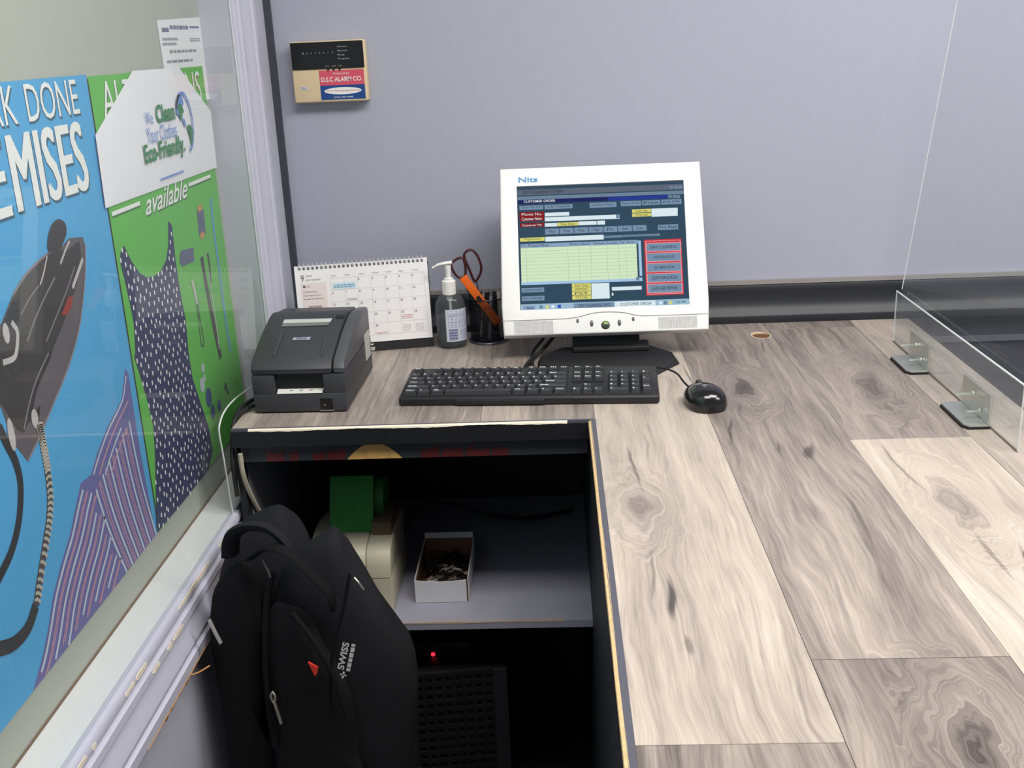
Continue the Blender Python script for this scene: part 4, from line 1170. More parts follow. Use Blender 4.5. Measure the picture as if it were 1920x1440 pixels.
def key_mesh(wd, dp):
    k = (round(wd, 4), round(dp, 4))
    if k not in KEYMESH:
        me = bpy.data.meshes.new('key')
        a, c, h = wd / 2 - 0.0007, dp / 2 - 0.0007, 0.0075
        a2, c2 = a - 0.0026, c - 0.0026
        vs = [(-a, -c, 0), (a, -c, 0), (a, c, 0), (-a, c, 0), (-a, -c, h * .25), (a, -c, h * .25), (a, c, h * .25), (-a, c, h * .25), (-a2, -c2, h), (a2, -c2, h), (a2, c2 + .001, h), (-a2, c2 + .001, h)]
        fs = [(8, 9, 10, 11)] + [(i, (i + 1) % 4, (i + 1) % 4 + 4, i + 4) for i in range(4)] + [(i + 4, (i + 1) % 4 + 4, (i + 1) % 4 + 8, i + 8) for i in range(4)]
        me.from_pydata(vs, [], fs); me.materials.append(M_KEY); me.update()
        KEYMESH[k] = me
    return KEYMESH[k]
leg = MB()
def put_key(x, y, wd, dp, s_):
    z = 0.0163 + (y - 0.004) * math.tan(slope)
    o = bpy.data.objects.new('key', key_mesh(wd, dp)); COL.objects.link(o); o.parent = kb
    o.location = (x, y, z); o.rotation_euler = (slope, 0, 0)
    if s_:
        pl = Plane((x, y, z), (1, 0, 0), (0, math.cos(slope), math.sin(slope)))
        wl_ = 0.0026 * len(s_)
        x0_ = -wd / 2 + 0.0045
        pl.text(leg, s_, x0_, 0.0002, min(x0_ + wl_ * 1.2, wd / 2 - 0.003), 0.0046, 0.0077, 0.035)
XK = -KW / 2 + 0.008
for y, main, nav, num in rows:
    x = XK
    for wd, s_ in main:
        if wd > 0: put_key(x + wd * U_ / 2, y, wd * U_, U_ * (0.95 if y < 0.1 else 0.85), s_)
        x += abs(wd) * U_
    xn = XK + 15 * U_ + 0.0065
    for i, s_ in enumerate(nav):
        if s_: put_key(xn + (i + .5) * U_, y, U_, U_ * (0.95 if y < 0.1 else 0.85), s_)
    xm = xn + 3 * U_ + 0.0065
    x = xm
    for wd, s_ in num:
        put_key(x + wd * U_ / 2, y, wd * U_, U_ * 0.95, s_); x += wd * U_
    if y == 0.0325: put_key(xm + 3.5 * U_, 0.023, U_, U_ * 1.95, 'Ent')
    if y == 0.0705: put_key(xm + 3.5 * U_, 0.061, U_, U_ * 1.95, '+')
leg.build('key_legends', mat('legend_white', (226, 228, 230), 0.5), kb, world=False)

# ------------------------------------------------------------------ mouse
ms = thing('computer_mouse', 'glossy black wired mouse beside the keyboard', 'mouse', (0.246, 1.722, 0.0), math.radians(14))
def mouse_pt(a, t):
    # a: angle round, t: 0 rim .. 1 top; heads along +y
    r = math.cos(t * math.pi / 2) ** 0.75
    x = 0.0330 * math.copysign(abs(math.cos(a)) ** 0.85, math.cos(a)) * r
    y = 0.0480 * math.copysign(abs(math.sin(a)) ** 0.85, math.sin(a)) * r
    z = 0.008 + 0.030 * math.sin(t * math.pi / 2) * (1.0 - 0.16 * (y / 0.048)) 
    return (x * (1.0 - 0.10 * y / 0.048), y, z)
vs, fs, NA, NT = [], [], 32, 9
for j in range(NT + 1):
    for i in range(NA): vs.append(mouse_pt(2 * math.pi * i / NA, j / NT * 0.995))
base_ = [(p[0] * .95, p[1] * .96, 0.0) for p in vs[:NA]]
vs = base_ + vs
for j in range(NT + 1):
    for i in range(NA): fs.append((j * NA + i, j * NA + (i + 1) % NA, (j + 1) * NA + (i + 1) % NA, (j + 1) * NA + i))
fs += [tuple(range(NA))[::-1], tuple((NT + 1) * NA + i for i in range(NA))]
MB().add(vs, fs).build('shell', mat('gloss_black', (22, 22, 24), 0.16, coat=0.3), ms, True, world=False)
wm = MB(); wm.lathe([(0.0, -0.0035), (0.0085, -0.0035), (0.0095, 0.0), (0.0085, 0.0035), (0.0, 0.0035)], (0, 0, 0), 16, M=Matrix.Translation((0, 0.024, 0.0285)) @ Matrix.Rotation(math.pi / 2, 4, 'Y'))
wm.build('scroll_wheel', mat('dark_rubber', (60, 54, 54), 0.6), ms, True, world=False)
sm_ = MB(); sm_.tube([(0, 0.046, 0.0155), (0, 0.036, 0.0255), (0, 0.012, 0.0362), (0, 0.0, 0.0383)], 0.0006, 5); sm_.tube([(-0.033, 0.002, 0.014), (-0.022, 0.001, 0.0305), (0, 0.0, 0.0385), (0.022, 0.001, 0.0305), (0.033, 0.002, 0.014)], 0.0006, 5)
sm_.build('button_seam', mat('seam_black', (8, 8, 8), 0.6), ms, world=False)
wp = [FRAME[ms.name] @ Vector((-0.002, 0.046, 0.012))]
cb = [tuple(wp[0]), (0.222, 1.795, 0.016), (0.214, 1.835, 0.020), (0.202, 1.862, 0.020), (0.184, 1.884, 0.018), (0.170, 1.890, 0.012)]
MB().tube(cb, 0.0019, 8, smooth=6).build('cable', M_FOOT, ms, True)

# ------------------------------------------------------------------ receipt printer
pr = thing('receipt_printer', 'dark grey receipt printer with sloped cover at the left end of the counter', 'printer', (-0.449, 1.738, 0.0), -0.02)
M_PR = mat('charcoal_printer_plastic', (58, 59, 63), 0.5, var=0.12, scale=60)
M_PR2 = mat('darker_printer_plastic', (30, 30, 33), 0.5)
hw = 0.082
bd = MB()
bd.box(-hw, hw, 0.0, 0.25, 0.002, 0.036, 0.003)
bd.box(-hw, -0.043, 0.001, 0.25, 0.0355, 0.0695, 0.002)
bd.box(0.043, hw, 0.001, 0.25, 0.0355, 0.0695, 0.002)
bd.box(-0.044, 0.044, 0.030, 0.25, 0.0355, 0.0695)
bd.build('body', M_PR, pr, True, world=False)
MB().box(-0.0435, 0.0435, 0.012, 0.0305, 0.0355, 0.0695).build('paper_slot', mat('slot_black', (14, 14, 16), 0.5), pr, world=False)
cv = [(0.002, 0.0715), (0.0, 0.080), (0.012, 0.0945), (0.095, 0.124), (0.150, 0.1375), (0.170, 0.1395), (0.190, 0.135), (0.245, 0.128), (0.25, 0.122), (0.25, 0.0715)]
MB().prism(cv, 'x', -hw, hw - 0.022, 0.004).build('cover', M_PR, pr, True, world=False)
cv2 = [(0.003, 0.0715), (0.002, 0.080), (0.014, 0.0935), (0.10, 0.121), (0.150, 0.1335), (0.190, 0.134), (0.245, 0.127), (0.25, 0.122), (0.25, 0.0715)]
MB().prism(cv2, 'x', hw - 0.0205, hw, 0.004).build('side_cover', mat('worn_charcoal', (80, 81, 86), 0.45, var=0.15), pr, True, world=False)
sl = math.atan2(0.0135, 0.055)
PC = Plane((0, 0.095, 0.124), (1, 0, 0), (0, math.cos(sl), math.sin(sl)))
mb = MB(); PC.quad(mb, -0.050, 0.026, 0.038, 0.040, 0.0012); mb.build('paper_window', mat('window_pale', (196, 200, 196), 0.3), pr, world=False)
mb = MB(); PC.quad(mb, -0.050, 0.014, 0.036, 0.0255, 0.0011); mb.build('window_band', mat('window_grey', (120, 122, 118), 0.3), pr, world=False)  # grey strip in front of the paper window
mb = MB(); PC.quad(mb, 0.044, 0.040, 0.062 - 0.002, 0.052, 0.0012); mb.build('release_notch', M_PR2, pr, world=False)
s2 = math.atan2(0.124 - 0.0945, 0.083)
PD = Plane((0, 0.012, 0.0945), (1, 0, 0), (0, math.cos(s2), math.sin(s2)))
mb = MB(); PD.quad(mb, -0.020, 0.056, 0.011, 0.065, 0.0010); bdg = mb.build('badge', mat('silver_badge', (186, 190, 200), 0.3, 0.4), pr, world=False)
mb = MB(); PD.text(mb, 'EPSON', -0.0135, 0.0578, 0.0045, 0.0632, 0.0014, 0.02); mb.build('badge_lettering', mat('badge_blue', (44, 62, 122), 0.4), bdg, world=False)
mb = MB(); mb.box(-0.0425, -0.0412, 0.016, 0.09, 0, 0.002, M=Matrix.Translation((0, 0, 0.094)) @ Matrix.Rotation(s2, 4, 'X')); mb.box(0.0412, 0.0425, 0.016, 0.06, 0, 0.002, M=Matrix.Translation((0, 0, 0.094)) @ Matrix.Rotation(s2, 4, 'X')); mb.build('cover_ridges', mat('ridge_grey', (84, 85, 90), 0.5), pr, world=False)
mb = MB(); mb.add([(-0.039, -0.0006, 0.0365), (0.040, -0.0006, 0.0365), (0.0415, 0.016, 0.0425), (-0.041, 0.016, 0.0425)], [(0, 1, 2, 3)]); rp = mb.build('receipt_paper', mat('receipt_white', (222, 220, 212), 0.7), pr, world=False)
mb = MB(); RPp = Plane((0, -0.0006, 0.0365), (1, 0, 0), (0, 0.94, 0.34))
for x in (-0.018, -0.001, 0.016): RPp.quad(mb, x, 0.007, x + 0.006, 0.010, 0.0004)
mb.pieces('printed_marks', mat('faded_ink', (150, 146, 136), 0.7), rp, world=False)
MB().box(0.035, 0.057, -0.0012, 0.004, 0.006, 0.026, 0.001).build('power_switch', mat('switch_black', (14, 14, 15), 0.3), pr, world=False)
mb = MB(); mb.box(0.034, 0.058, -0.0015, 0.002, 0.0035, 0.0050); mb.box(0.042, 0.044, -0.0022, 0.001, 0.013, 0.016); mb.build('switch_mark', mat('mark_grey', (128, 128, 128), 0.5), pr, world=False)
MB().box(hw - 0.0005, hw + 0.0012, 0.19, 0.235, 0.035, 0.085, 0.0005).build('side_label', mat('label_pale', (190, 188, 180), 0.5), pr, world=False)
# printer cables going down between counter end and window
for k, pts in enumerate(([(-0.530, 1.80, 0.012), (-0.548, 1.775, 0.012), (-0.560, 1.735, 0.006), (-0.5605, 1.705, -0.012), (-0.560, 1.690, -0.06), (-0.556, 1.686, -0.10)],
                         [(-0.530, 1.775, 0.008), (-0.545, 1.752, 0.008), (-0.5585, 1.718, 0.002), (-0.5595, 1.692, -0.02), (-0.5585, 1.670, -0.06), (-0.555, 1.660, -0.12)])):
    pc = thing('printer_cable', ('black printer cable dropping past the counter end, the one closer to the window', 'black printer cable dropping past the counter end, the one closer to the alcove')[k], 'cable', pts[-1], 0, 'printer cables')
    MB().tube(pts, 0.0042, 8, smooth=6).build('cord', M_FOOT, pc, True)
cw = thing('beige_cable', 'beige cable hanging down from under the counter end beside the window casing', 'cable', (-0.54, 1.72, -0.25))
MB().tube([(-0.5385, 1.653, -0.040), (-0.5385, 1.655, -0.075), (-0.538, 1.67, -0.11), (-0.536, 1.70, -0.16), (-0.535, 1.745, -0.215), (-0.535, 1.80, -0.30), (-0.535, 1.83, SHZ + 0.004)], 0.0042, 8, smooth=6).build('cord', mat('beige_cable', (176, 170, 150), 0.5), cw, True)

# ------------------------------------------------------------------ desk calendar
CYAW, CT = 0.192, 0.125
cu_ = Vector((math.cos(CYAW), math.sin(CYAW), 0)); ch_ = Vector((-math.sin(CYAW), math.cos(CYAW), 0))
cvv = Vector((0, 0, 1)) * math.cos(CT) + ch_ * math.sin(CT)
CP = Plane((-0.391, 2.11, 0.02), cu_, cvv)
cal = thing('desk_calendar', 'white spiral desk calendar page on a black easel stand', 'calendar', (-0.391, 2.11, 0.0))
CW, CH = 0.269, 0.166
CPM = Matrix((CP.U.to_4d(), CP.V.to_4d(), CP.N.to_4d())).to_3x3().transposed().to_4x4(); CPM.translation = CP.o
M_CALB = mat('black_card', (34, 34, 37), 0.55)
zb = -0.02 / math.cos(CT)
MB().box(-CW / 2 + 0.001, CW / 2 + 0.002, zb + 0.0005, CH - 0.008, -0.0045, -0.0022, M=CPM).build('easel_front', M_CALB, cal)
back_foot = ch_ * 0.085
mb = MB()
tp = CP.at(0, CH - 0.010, -0.005)
for s_ in (1,):
    p = [CP.at(-CW / 2 + 0.002, CH - 0.010, -0.005), CP.at(CW / 2, CH - 0.010, -0.005), CP.at(CW / 2, zb, -0.006) + back_foot, CP.at(-CW / 2 + 0.002, zb, -0.006) + back_foot]
    p = [Vector((q_.x, q_.y, max(q_.z, 0.0008))) for q_ in p]
    mb.add(p + [q_ + ch_ * 0.002 for q_ in p], [(0, 1, 2, 3), (7, 6, 5, 4), (0, 4, 5, 1), (1, 5, 6, 2), (2, 6, 7, 3), (3, 7, 4, 0)])
mb.build('easel_back', M_CALB, cal)
page = MB().box(-CW / 2, CW / 2, 0.0, CH, -0.002, 0.0, M=CPM).build('pages', mat('calendar_paper', (244, 242, 243), 0.6, var=0.01), cal)
def cq(zx, zy): return CP.px(540 + zx / 6.62, 460 + zy / 6.62)
rgm = None
ringmb = MB()
ringmb.tube([(0, -0.0055, 0.0012), (0, -0.003, 0.0030), (0, 0.002, 0.0042), (0, 0.0055, 0.001), (0, 0.004, -0.004), (0, -0.001, -0.0052)], 0.0007, 5, smooth=3)
ring_me = bpy.data.meshes.new('ring')
ring_me.from_pydata([tuple(v) for v in ringmb.v], [], ringmb.f); ring_me.materials.append(mat('white_wire', (205, 205, 208), 0.35)); ring_me.update()
hm = MB()
inv = FRAME[cal.name].inverted()
for i in range(29):
    u = -CW / 2 + 0.0105 + i * (CW - 0.021) / 28
    o = bpy.data.objects.new('ring', ring_me); COL.objects.link(o); o.parent = cal
    o.matrix_local = inv @ CPM @ Matrix.Translation((u, CH - 0.001, 0.0))
    CP.quad(hm, u - 0.0021, CH - 0.0082, u + 0.0021, CH - 0.003, 0.0004)
hm.build('punched_holes', mat('hole_dark', (70, 68, 70), 0.6), page)
tx, tr_, tg, tb_, tl_ = MB(), MB(), MB(), MB(), MB()
def ct_(mb, s_, tl, br, bold=0.0):
    a, c = cq(*tl), cq(*br); CP.text(mb, s_, a[0], min(a[1], c[1]), c[0], max(a[1], c[1]), 0.0006, bold)
ct_(tx, '9', (155, 372), (200, 452)); ct_(tg, '2026', (218, 372), (296, 388)); ct_(tg, 'SEPTEMBER', (220, 425), (408, 430))
a, c = cq(165, 470), cq(505, 445)
pbx = MB(); e0, e1 = cq(160, 480), cq(505, 800); CP.quad(pbx, e0[0], cq(180, 850)[1], e1[0], cq(330, 465)[1], 0.0003); pbx.build('advert_panel', mat('blush_print', (236, 224, 222), 0.6), page)
uv = cq(201, 515); CP.disc(tx, uv[0], uv[1], 0.0026, 0.0026, 0.0006, 16)
ct_(tx, 'LG', (230, 505), (270, 522)); ct_(tx, 'LG Kimchi', (192, 575), (362, 580)); ct_(tx, 'Refrigerators', (195, 622), (430, 622))
e0, e1 = cq(200, 672), cq(450, 662); CP.dashes(tg, e0[0], e0[1] - 0.001, e1[0], e0[1] + 0.0012, 0.0006, 1, 0.8, 8)
e0, e1 = cq(255, 755), cq(425, 800); CP.quad(tl_, e0[0], e1[1] - 0.006, e1[0], e0[1], 0.0006)
gx0, gx1 = cq(520, 400)[0], cq(1690, 380)[0]
gy1, gy0 = cq(1000, 375)[1], cq(1400, 1085)[1]
cwid, rhei = (gx1 - gx0) / 7, (gy1 - gy0) / 5
lines = MB()
for i in range(6): CP.quad(lines, gx0, gy0 + rhei * i - 0.0002, gx1, gy0 + rhei * i + 0.0002, 0.0004)
for i in range(8): CP.quad(lines, gx0 + cwid * i - 0.0002, gy0, gx0 + cwid * i + 0.0002, gy1, 0.0004)
lines.build('grid_lines', mat('faint_line', (206, 202, 204), 0.6), page)
for i, s_ in enumerate(('SUNDAY', 'MONDAY', 'TUESDAY', 'WEDNESDAY', 'THURSDAY', 'FRIDAY', 'SATURDAY')):
    u = gx0 + cwid * i + 0.003
    CP.text(tg, s_, u, gy1 + 0.0035, u + 0.0014 * len(s_) + 0.002, gy1 + 0.0062, 0.0006)
for dnum in range(1, 31):
    k = dnum + 1
    r_, c_ = divmod(k, 7)
    u, v = gx0 + cwid * c_ + 0.002, gy1 - rhei * r_ - 0.0075
    s_ = str(dnum)
    CP.text(tr_ if (c_ == 0 or dnum == 7) else tx, s_, u, v, u + (0.0018 if dnum in (1,) else 0.0026 * len(s_)), v + 0.0045, 0.0006)
lb = MB(); e0, e1 = cq(555, 455), cq(825, 480); CP.quad(lb, gx0 + 0.004, gy1 - rhei * 0.95, gx0 + cwid * 1.85, gy1 - rhei * 0.38, 0.0004); lb.build('notice_patch', mat('sky_patch', (214, 232, 243), 0.6), page)
CP.dashes(tb_, gx0 + 0.006, gy1 - rhei * 0.82, gx0 + cwid * 1.75, gy1 - rhei * 0.5, 0.0007, 2, 0.6, 3)
CP.dashes(tr_, gx0 + cwid * 5.05, gy0 + rhei * 1.2, gx0 + cwid * 5.9, gy0 + rhei * 1.6, 0.0006, 3, 0.3, 4)
CP.dashes(tr_, gx0 + cwid * 3.1, gy0 + rhei * 0.08, gx0 + cwid * 3.95, gy0 + rhei * 0.26, 0.0006, 2, 0.3, 6)
CP.dashes(tg, gx0 + cwid * 1.1, gy0 + rhei * 3.1, gx0 + cwid * 1.9, gy0 + rhei * 3.3, 0.0006, 2, 0.35, 5)
for i in range(2):
    for r_ in range(5):
        for c_ in range(7):
            u, v = gx0 + cwid * (5.1 + i) + c_ * 0.0025, gy0 + rhei * 0.65 - r_ * 0.0032
            CP.quad(tl_ if i == 0 else tg, u, v, u + 0.0012, v + 0.0012, 0.0006)
tx.pieces('dark_print', mat('cal_ink', (96, 94, 98), 0.6), page); tr_.pieces('red_print', mat('cal_red', (206, 130, 128), 0.6), page); tg.pieces('grey_print', mat('cal_grey', (150, 148, 152), 0.6), page)
tb_.pieces('blue_print', mat('cal_blue', (120, 168, 206), 0.6), page); tl_.pieces('brown_print', mat('cal_brown', (176, 158, 156), 0.6), page)
mb = MB()
e0 = CP.px(684, 655)
CP.text(mb, 'llano', e0[0], e0[1] - 0.001, e0[0] + 0.0215, e0[1] + 0.0058, -0.0018, 0.02)
CP.quad(mb, e0[0], e0[1] - 0.0034, e0[0] + 0.0205, e0[1] - 0.002, -0.0018)
for k in (-1, 0, 1): CP.poly(mb, [(e0[0] + 0.016, e0[1] + 0.0066), (e0[0] + 0.0145 + k * .003, e0[1] + 0.0098), (e0[0] + 0.018 + k * .003, e0[1] + 0.0105)], -0.0018)
mb.pieces('stand_lettering', M_INKW, cal)

# ------------------------------------------------------------------ hand sanitizer
bx, by = -0.2185, 2.133
sz = thing('sanitizer_bottle', 'clear pump bottle of hand sanitizer with a white pump and printed label', 'bottle', (bx, by, 0.0))
M_CLEAR = sheet_mat('clear_bottle', tint=(0.80, 0.83, 0.84), haze=0.16, haze_rgb=(150, 156, 160), ior=1.35, rough=0.08)
M_GEL = sheet_mat('clear_gel', tint=(0.62, 0.66, 0.68), haze=0.22, haze_rgb=(130, 136, 140), ior=1.2, rough=0.15)
M_WPL = mat('white_pump_plastic', (240, 238, 234), 0.4, var=0.02)
bprof = [(0.0, 0.001), (0.026, 0.0012), (0.030, 0.005), (0.031, 0.02), (0.031, 0.088), (0.029, 0.098), (0.022, 0.108), (0.0145, 0.1115), (0.0135, 0.116)]
MB().lathe(bprof, (bx, by, 0), 32, 1.0, 0.82).build('bottle', M_CLEAR, sz, True)
MB().lathe([(0.0, 0.003), (0.025, 0.0032), (0.0285, 0.007), (0.0292, 0.02), (0.0292, 0.066), (0.0, 0.067)], (bx, by, 0), 28, 1.0, 0.82).build('gel', M_GEL, sz, True)
MB().lathe([(0.0, 0.112), (0.0140, 0.112), (0.0142, 0.139), (0.0125, 0.1405), (0.0095, 0.1415), (0.0095, 0.145), (0.0055, 0.1455), (0.0055, 0.158), (0.0065, 0.163), (0.0065, 0.172), (0.0, 0.172)], (bx, by, 0), 24).build('pump_collar', M_WPL, sz, True)
MB().tube([(bx + 0.009, by, 0.1765), (bx, by, 0.176), (bx - 0.018, by - 0.002, 0.1735), (bx - 0.031, by - 0.003, 0.1675)], [0.0068, 0.0066, 0.0056, 0.0042], 10, flat=0.55).build('nozzle', M_WPL, sz, True)
mb = MB(); mb.tube([(bx, by, 0.112), (bx + 0.001, by, 0.07), (bx + 0.003, by, 0.01)], 0.0028, 8); mb.tube([(bx, by, 0.1115), (bx, by, 0.099)], 0.0065, 10, smooth=1); mb.build('dip_tube', M_WPL, sz, True)
lab = MB(); lab.lathe([(0.0316, 0.0165), (0.0316, 0.084)], (bx, by, 0), 20, 1.0, 0.82, a0=math.radians(-105), a1=math.radians(15))
lo_ = lab.build('label', mat('label_white_lavender', (214, 216, 230), 0.45), sz, True)
ti, bi = MB(), MB()
def on_label(mb, a0, a1, z0, z1):
    mb.lathe([(0.0318, z0), (0.0318, z1)], (bx, by, 0), 6, 1.0, 0.82, a0=math.radians(a0), a1=math.radians(a1))
rg = random.Random(2)
for i in range(11):
    on_label(ti, -97, -97 + rg.uniform(70, 102), 0.0795 - i * 0.0033, 0.0810 - i * 0.0033)
for i in range(12):
    on_label(bi, -95, -62, 0.0195 + i * 0.0020, 0.0195 + i * 0.0020 + (0.0013 if i % 3 else 0.0007))
for i in range(6): on_label(ti, -52, 5, 0.022 + i * 0.0034, 0.0232 + i * 0.0034)
ti.build('label_text', mat('label_blue_grey', (150, 158, 196), 0.5), lo_); bi.build('barcode', mat('barcode_blue', (62, 72, 140), 0.5), lo_)

# ------------------------------------------------------------------ pen cup and what it holds
px_, py_ = -0.1435, 2.172
def mesh_mat():
    m = bpy.data.materials.new('black_wire_mesh'); m.use_nodes = True
    nt = m.node_tree; b = nt.nodes['Principled BSDF']
    b.inputs['Base Color'].default_value = lin((26, 26, 30)); b.inputs['Metallic'].default_value = 0.4; b.inputs['Roughness'].default_value = 0.4
    tc = nt.nodes.new('ShaderNodeTexCoord'); w1, w2 = nt.nodes.new('ShaderNodeTexWave'), nt.nodes.new('ShaderNodeTexWave')
    w1.bands_direction = 'DIAGONAL'; w2.bands_direction = 'Z'
    for w_ in (w1, w2): w_.inputs['Scale'].default_value = 130; nt.links.new(tc.outputs['Object'], w_.inputs['Vector'])
    mu_ = nt.nodes.new('ShaderNodeMath'); mu_.operation = 'MINIMUM'
    nt.links.new(w1.outputs['Fac'], mu_.inputs[0]); nt.links.new(w2.outputs['Fac'], mu_.inputs[1])
    gt_ = nt.nodes.new('ShaderNodeMath'); gt_.operation = 'GREATER_THAN'; gt_.inputs[1].default_value = 0.26
    nt.links.new(mu_.outputs[0], gt_.inputs[0])
    iv = nt.nodes.new('ShaderNodeMath'); iv.operation = 'SUBTRACT'; iv.inputs[0].default_value = 1.0
    nt.links.new(gt_.outputs[0], iv.inputs[1]); nt.links.new(iv.outputs[0], b.inputs['Alpha'])
    return m
cup = thing('pen_cup', 'black wire mesh pen cup holding scissors, a cutter and pens', 'pen cup', (px_, py_, 0.0))
M_BLKM = mat('black_metal', (40, 42, 48), 0.35, 0.6)
MB().lathe([(0.0385, 0.004), (0.0405, 0.094)], (px_, py_, 0), 32).build('mesh_wall', mesh_mat(), cup, True)
def circ(r, z, n=24): return [(px_ + r * math.cos(2 * math.pi * i / n), py_ + r * math.sin(2 * math.pi * i / n), z) for i in range(n)]
MB().tube(circ(0.0405, 0.0945), 0.0016, 6, True, smooth=1).build('rim', M_BLKM, cup, True)
MB().tube(circ(0.0405, 0.0026), 0.0026, 6, True, smooth=1).build('base_ring', mat('grey_metal_ring', (84, 90, 104), 0.35, 0.5), cup, True)
MB().lathe([(0.0, 0.0022), (0.039, 0.0022), (0.039, 0.0032), (0.0, 0.0032)], (px_, py_, 0), 28).build('base', M_BLKM, cup)
Y0 = 2.170
def cpx(x, y, yy=Y0): return tuple(ony(x, y, yy))
sc = thing('scissors', 'scissors with dark red loop handles standing in the mesh cup', 'scissors', (px_, py_, 0.005))
M_RED = mat('dark_red_handle', (76, 32, 32), 0.4, var=0.2)
l1 = [cpx(*p, 2.178) for p in ((846, 497), (854, 487), (866, 483.5), (871, 492), (873, 507), (871, 518), (862, 521), (852, 512))]
l2 = [cpx(*p, 2.184) for p in ((870, 480), (876, 470.5), (885, 469), (894, 478), (901, 494), (902, 508), (897, 520), (891, 528), (886, 520), (879, 503))]
MB().tube(l1, 0.0027, 8, True, smooth=4).build('handle', M_RED, sc, True)
MB().tube(l2, 0.0027, 8, True, smooth=4).build('handle', M_RED, sc, True)
M_BLADE = mat('steel_blade', (150, 152, 156), 0.3, 0.9)
MB().tube([cpx(893, 524, 2.184), cpx(900, 560, 2.180), (px_ + 0.012, py_ + 0.004, 0.006)], 0.0050, 6, flat=0.3, smooth=1).build('blade', M_BLADE, sc)
MB().tube([cpx(866, 519, 2.178), cpx(884, 560, 2.179), (px_ + 0.002, py_ + 0.006, 0.008)], 0.0050, 6, flat=0.3, smooth=1).build('blade', M_BLADE, sc)
kn = thing('utility_knife', 'bright orange snap-off cutter leaning in the mesh cup', 'knife', (px_, py_, 0.01))
P0, P1 = Vector(cpx(868, 519, 2.155)), Vector(cpx(934, 606, 2.150))
ax = (P1 - P0).normalized(); sd = ax.cross(Vector((0, 1, 0))).normalized(); nn = sd.cross(ax)
KM = Matrix((sd.to_4d(), nn.to_4d(), ax.to_4d())).to_3x3().transposed().to_4x4(); KM.translation = P0
MB().box(-0.0085, 0.0085, -0.0035, 0.0035, 0.0, (P1 - P0).length, 0.0015, 2, KM).build('handle', mat('bright_orange', (250, 112, 24), 0.4, var=0.05), kn, True)
MB().box(-0.004, 0.004, -0.0048, -0.0034, 0.05, 0.064, 0.0005, 1, KM).build('slider', M_PR2, kn)
for k, (x, y, dx, dy, r, c, lb_) in enumerate(((907, 541, 0.010, 0.006, 0.0024, (196, 196, 190), 'thin pale pen standing in the mesh cup'), (921, 546, 0.004, -0.006, 0.0036, (150, 156, 176), 'silver grey pen standing in the mesh cup'), (914, 548, -0.006, 0.010, 0.0032, (48, 48, 52), 'black pen standing in the mesh cup'), (934, 538, -0.002, 0.004, 0.0042, (206, 204, 196), 'white pen standing in the mesh cup'))):
    tpn = Vector(cpx(x, y, 2.172 + dy)); btm = Vector((px_ + 0.004 - dx * 2.2 + 0.006 * k, py_ + dy * 1.6, 0.005))
    pn = thing('pen', lb_, 'pen', tuple(btm))
    mid = btm.lerp(tpn, 0.9)
    MB().tube([btm, btm.lerp(tpn, 0.12), mid], [r * 0.7, r, r], 8, smooth=1).build('barrel', mat('pen_%d' % k, c, 0.35), pn, True)
    MB().tube([mid, tpn], r * 0.75, 8, smooth=1).build('cap', mat('pen_cap_%d' % k, tuple(int(v_ * .8) for v_ in c), 0.35), pn, True)

# ------------------------------------------------------------------ shelf: label printer, box of clips, cords
lp = thing('label_printer', 'cream label printer with green paper on the shelf under the counter', 'printer', (-0.392, 1.742, SHZ))
M_CREAM = mat('aged_cream_plastic', (202, 196, 174), 0.5, var=0.05)
def lb(x0, x1, prof, nm, m, r=0.003):
    return MB().prism([(1.742 + y, SHZ + z) for y, z in prof], 'x', x0, x1, r).build(nm, m, lp, True)
XA, XB_, XC = -0.470, -0.362, -0.3165
lb(XA, XB_ - 0.0006, [(0.004, 0.002), (0.004, 0.068), (0.19, 0.068), (0.19, 0.002)], 'lower_body', mat('brown_grey_plastic', (120, 112, 100), 0.5))
lb(XB_, XC, [(0.0, 0.002), (0.0, 0.0685), (0.19, 0.0685), (0.19, 0.002)], 'lower_front', M_CREAM)
top_p = [(0.0, 0.0705), (0.001, 0.095), (0.008, 0.114), (0.022, 0.124), (0.085, 0.132), (0.13, 0.132), (0.19, 0.120), (0.19, 0.0705)]
lb(XA, XB_ - 0.0006, top_p, 'cover', M_CREAM); lb(XB_, XC, top_p, 'side_cover', M_CREAM)
mb = MB()
gv = []
for i in range(13):
    t = i / 12
    gv.append((1.742 + 0.070 + 0.012 * t + 0.030 * t * t, SHZ + 0.131 + 0.108 * t - 0.012 * t * t))
mb.add([(x, y, z) for y, z in gv for x in (-0.437, -0.355)] + [(x, y + 0.0006, z) for y, z in gv for x in (-0.437, -0.355)],
       [(2 * i, 2 * i + 1, 2 * i + 3, 2 * i + 2) for i in range(12)] + [(26 + 2 * i, 26 + 2 * i + 2, 26 + 2 * i + 3, 26 + 2 * i + 1) for i in range(12)])
mb.build('green_paper', mat('green_tag_paper', (58, 150, 66), 0.6, var=0.1), lp, True)
MB().tube([(-0.436, 1.742 + 0.135, SHZ + 0.172), (-0.338, 1.742 + 0.135, SHZ + 0.172)], 0.040, 24, smooth=1).build('paper_roll', mat('green_roll_paper', (52, 128, 60), 0.6, var=0.1), lp, True)
MB().box(-0.357, -0.320, 1.80, 1.88, SHZ + 0.128, SHZ + 0.155, 0.003).build('drive_cover', mat('brown_cover', (112, 96, 78), 0.5, var=0.2), lp, True)
mb = MB(); TPp = Plane((0, 1.742 + 0.022, SHZ + 0.1245), (1, 0, 0), (0, 0.99, 0.125)); TPp.dashes(mb, -0.418, 0.004, -0.395, 0.011, 0.001, 1, 0.8, 3); mb.build('model_lettering', mat('model_grey', (96, 92, 84), 0.5), lp)
